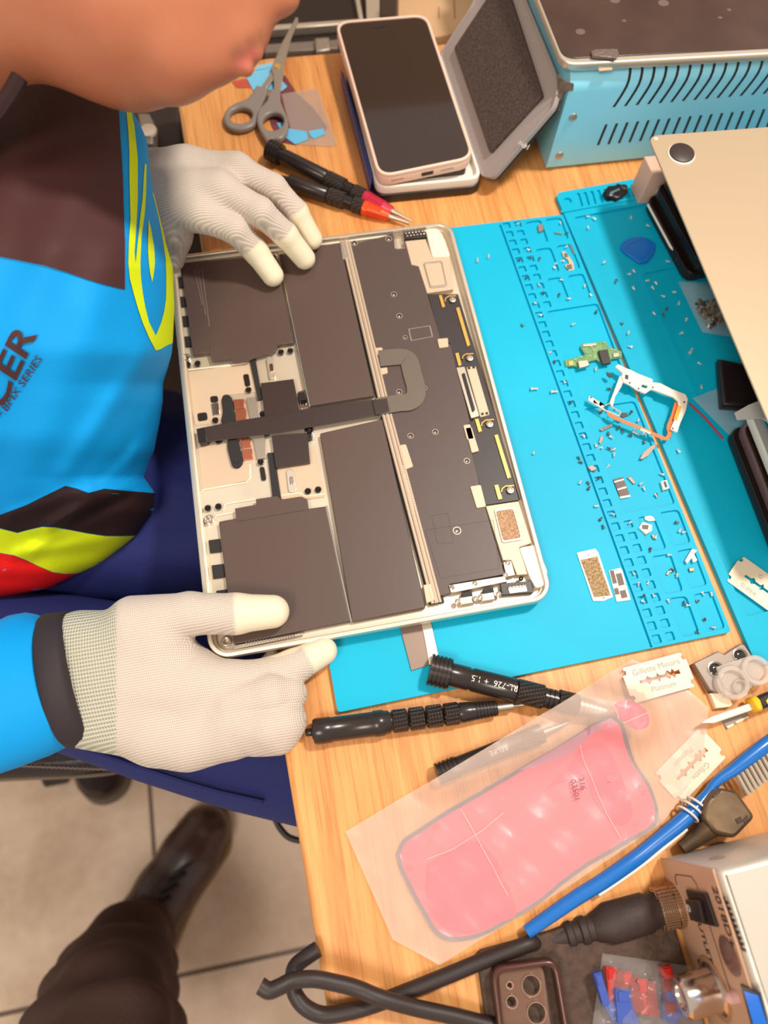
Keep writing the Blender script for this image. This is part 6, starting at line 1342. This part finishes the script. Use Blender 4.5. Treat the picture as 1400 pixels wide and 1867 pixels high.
# trousers, shoes
M_tr = mat('blue_work_trousers', (26, 36, 102), .8, bump=('noise', 500, .5, .0006))
g = G(M_tr)
th1 = [((-260, 1060), (-260, 1330)), ((-60, 1068), (-60, 1345)), ((60, 1080), (60, 1358)), ((150, 1090), (150, 1388)), ((250, 1105), (250, 1424)), ((330, 1120), (330, 1450)), ((420, 1150), (420, 1478)), ((530, 1200), (535, 1506)), ((640, 1260), (650, 1530)), ((720, 1330), (730, 1500))]
g.loft([oring(a, b, -.115, .062) for a, b in th1])
th2 = [((-260, 640), (-260, 1085)), ((-60, 680), (-60, 1090)), ((100, 700), (100, 1095)), ((230, 715), (230, 1102)), ((330, 730), (330, 1110)), ((430, 770), (430, 1122)), ((540, 830), (560, 1150)), ((620, 900), (650, 1120))]
rows = [oring(a, b, -.118, .066) for a, b in th2]
for i, r in enumerate(rows):
    for j, p in enumerate(r): p.z += .004*math.sin(j*1.7+i*1.1)+.003*math.sin(j*.9-i*2.0)
g.loft(rows)
for k, (c, zz) in enumerate(((660, 1400), -.12), ) if False else ():
    pass
kn1, kn2 = P(690, 1400, -.13), P(590, 1000, -.13)
g.tube([kn1, kn1+V((-.02, 0, -.25)), V((kn1.x-.05, kn1.y, -.66))], [.065, .055, .045], 18); g.tube([kn2, kn2+V((-.02, .01, -.25)), V((kn2.x-.05, kn2.y+.02, -.66))], [.065, .055, .045], 18)
g.build('trousers', person, 60)
g = G(M_tr); g.tube([P(x, y, -.073) for x, y in ((120, 1352), (180, 1374), (250, 1398), (330, 1424), (400, 1444), (480, 1462))], .0018, 6); g.build('trouser_seam', person)
for k_ in (V((kn1.x-.05, kn1.y, -.71)), V((kn2.x-.05, kn2.y+.02, -.71))):
    vp, fs = organic([(tuple(k_), tuple(k_+V((.09, 0, -.005))), .04, .034), (tuple(k_+V((-.03, 0, 0))), tuple(k_), .036, .04)], .01, .008); g = G(M_leb); g.v = [V(x) for x in vp]; g.f = list(fs); g.fm = [0]*len(fs); g.build('shoe', person, 180)
# chair foot under the sleeve
f_ = P(176, 1425, -.70); g = G(M_leb); g.lathe([(0, .032), (.006, .036), (.05, .036), (.062, .030), (.065, .012)], (f_.x, f_.y, -.75), (f_.x+.006, f_.y+.012, -.70), 24)
tag(g.build('floor_stand_foot'), 'black rounded foot standing on the tiles below the chair seat', 'foot')

# ------------------------------------------------------------------ the photographer's leg
fz_ = -.75
def FB(px, py, z, r): return (tuple(P(px, py, z)), r)
sh = [FB(372, 1515, -.712, .037), FB(345, 1560, -.710, .040), FB(300, 1625, -.705, .040), FB(262, 1690, -.69, .042), FB(238, 1735, -.68, .044)]
bn_ = [(sh[i][0], sh[i+1][0], sh[i][1], sh[i+1][1]) for i in range(4)]
M_shoe = mat('dark_brown_shoe', (62, 40, 34), .32, bump=('noise', 120, .3, .001))
legb = [FB(248, 1705, -.64, .044), FB(225, 1755, -.57, .055), FB(196, 1830, -.48, .068), FB(175, 1960, -.38, .080)]
lb_ = [(legb[i][0], legb[i+1][0], legb[i][1], legb[i+1][1]) for i in range(3)]
fsd = sdf_field(lb_, .02)
def legf(p):
    d = fsd(p); return d+.006*np.sin(p[:, 2]*62+p[:, 0]*50)*np.sin(p[:, 1]*30+p[:, 2]*25)+.003*np.sin(p[:, 1]*90-p[:, 2]*70)
pts_ = np.array([b[0] for b in lb_]+[b[1] for b in lb_]); vp, fs = surf_net(legf, pts_.min(0)-.12, pts_.max(0)+.12, .008)
g = G(mat('dark_brown_trousers', (66, 42, 34), .75, bump=('noise', 300, .5, .001))); g.v = [V(x) for x in vp]; g.f = list(fs); g.fm = [0]*len(fs); p2 = g.build('person', None, 180)
tag(p2, 'second person showing only a dark brown trouser leg and one dark shoe', 'person')
f0_ = sdf_field(bn_, .012)
def shoef(p): return np.maximum(f0_(p), fz_+.010-p[:, 2])
pts_ = np.array([b[0] for b in bn_]+[b[1] for b in bn_]); vp, fs = surf_net(shoef, pts_.min(0)-.07, pts_.max(0)+.07, .004)
g = G(M_shoe); g.v = [V(x) for x in vp]; g.f = list(fs); g.fm = [0]*len(fs); shoe = g.build('shoe', p2, 180)
sol = [(V(s[0]).xy, s[1]) for s in sh]; L1 = []; R1 = []
for i, (c, r) in enumerate(sol):
    t = (sol[min(i+1, 4)][0]-sol[max(i-1, 0)][0]).normalized(); n_ = V((-t.y, t.x)); L1.append(tuple(c+n_*(r+.004))); R1.append(tuple(c-n_*(r+.004)))
t0_ = (sol[0][0]-sol[1][0]).normalized(); tip_ = [tuple(sol[0][0]+t0_*.040)]
g = G(mat('ochre_sole', (120, 92, 50), .6)); g.shape([[tuple(p) for p in [tuple(s) for s in spline(L1[::-1]+tip_+R1, 5)]]], fz_, fz_+.016, .003); g.build('sole', shoe)
g = G(mat('sock_tongue', (40, 28, 26), .7)); a = P(318, 1600, -.664); b = P(292, 1642, -.655)
for k in range(4):
    c = V(P(322-k*14, 1592+k*22, -.664+k*.004)); g.tube([c+V((-.022, -.010, -.008)), c+V((0, 0, .003)), c+V((.022, .010, -.008))], .003, 8)
g.build('laces', shoe)
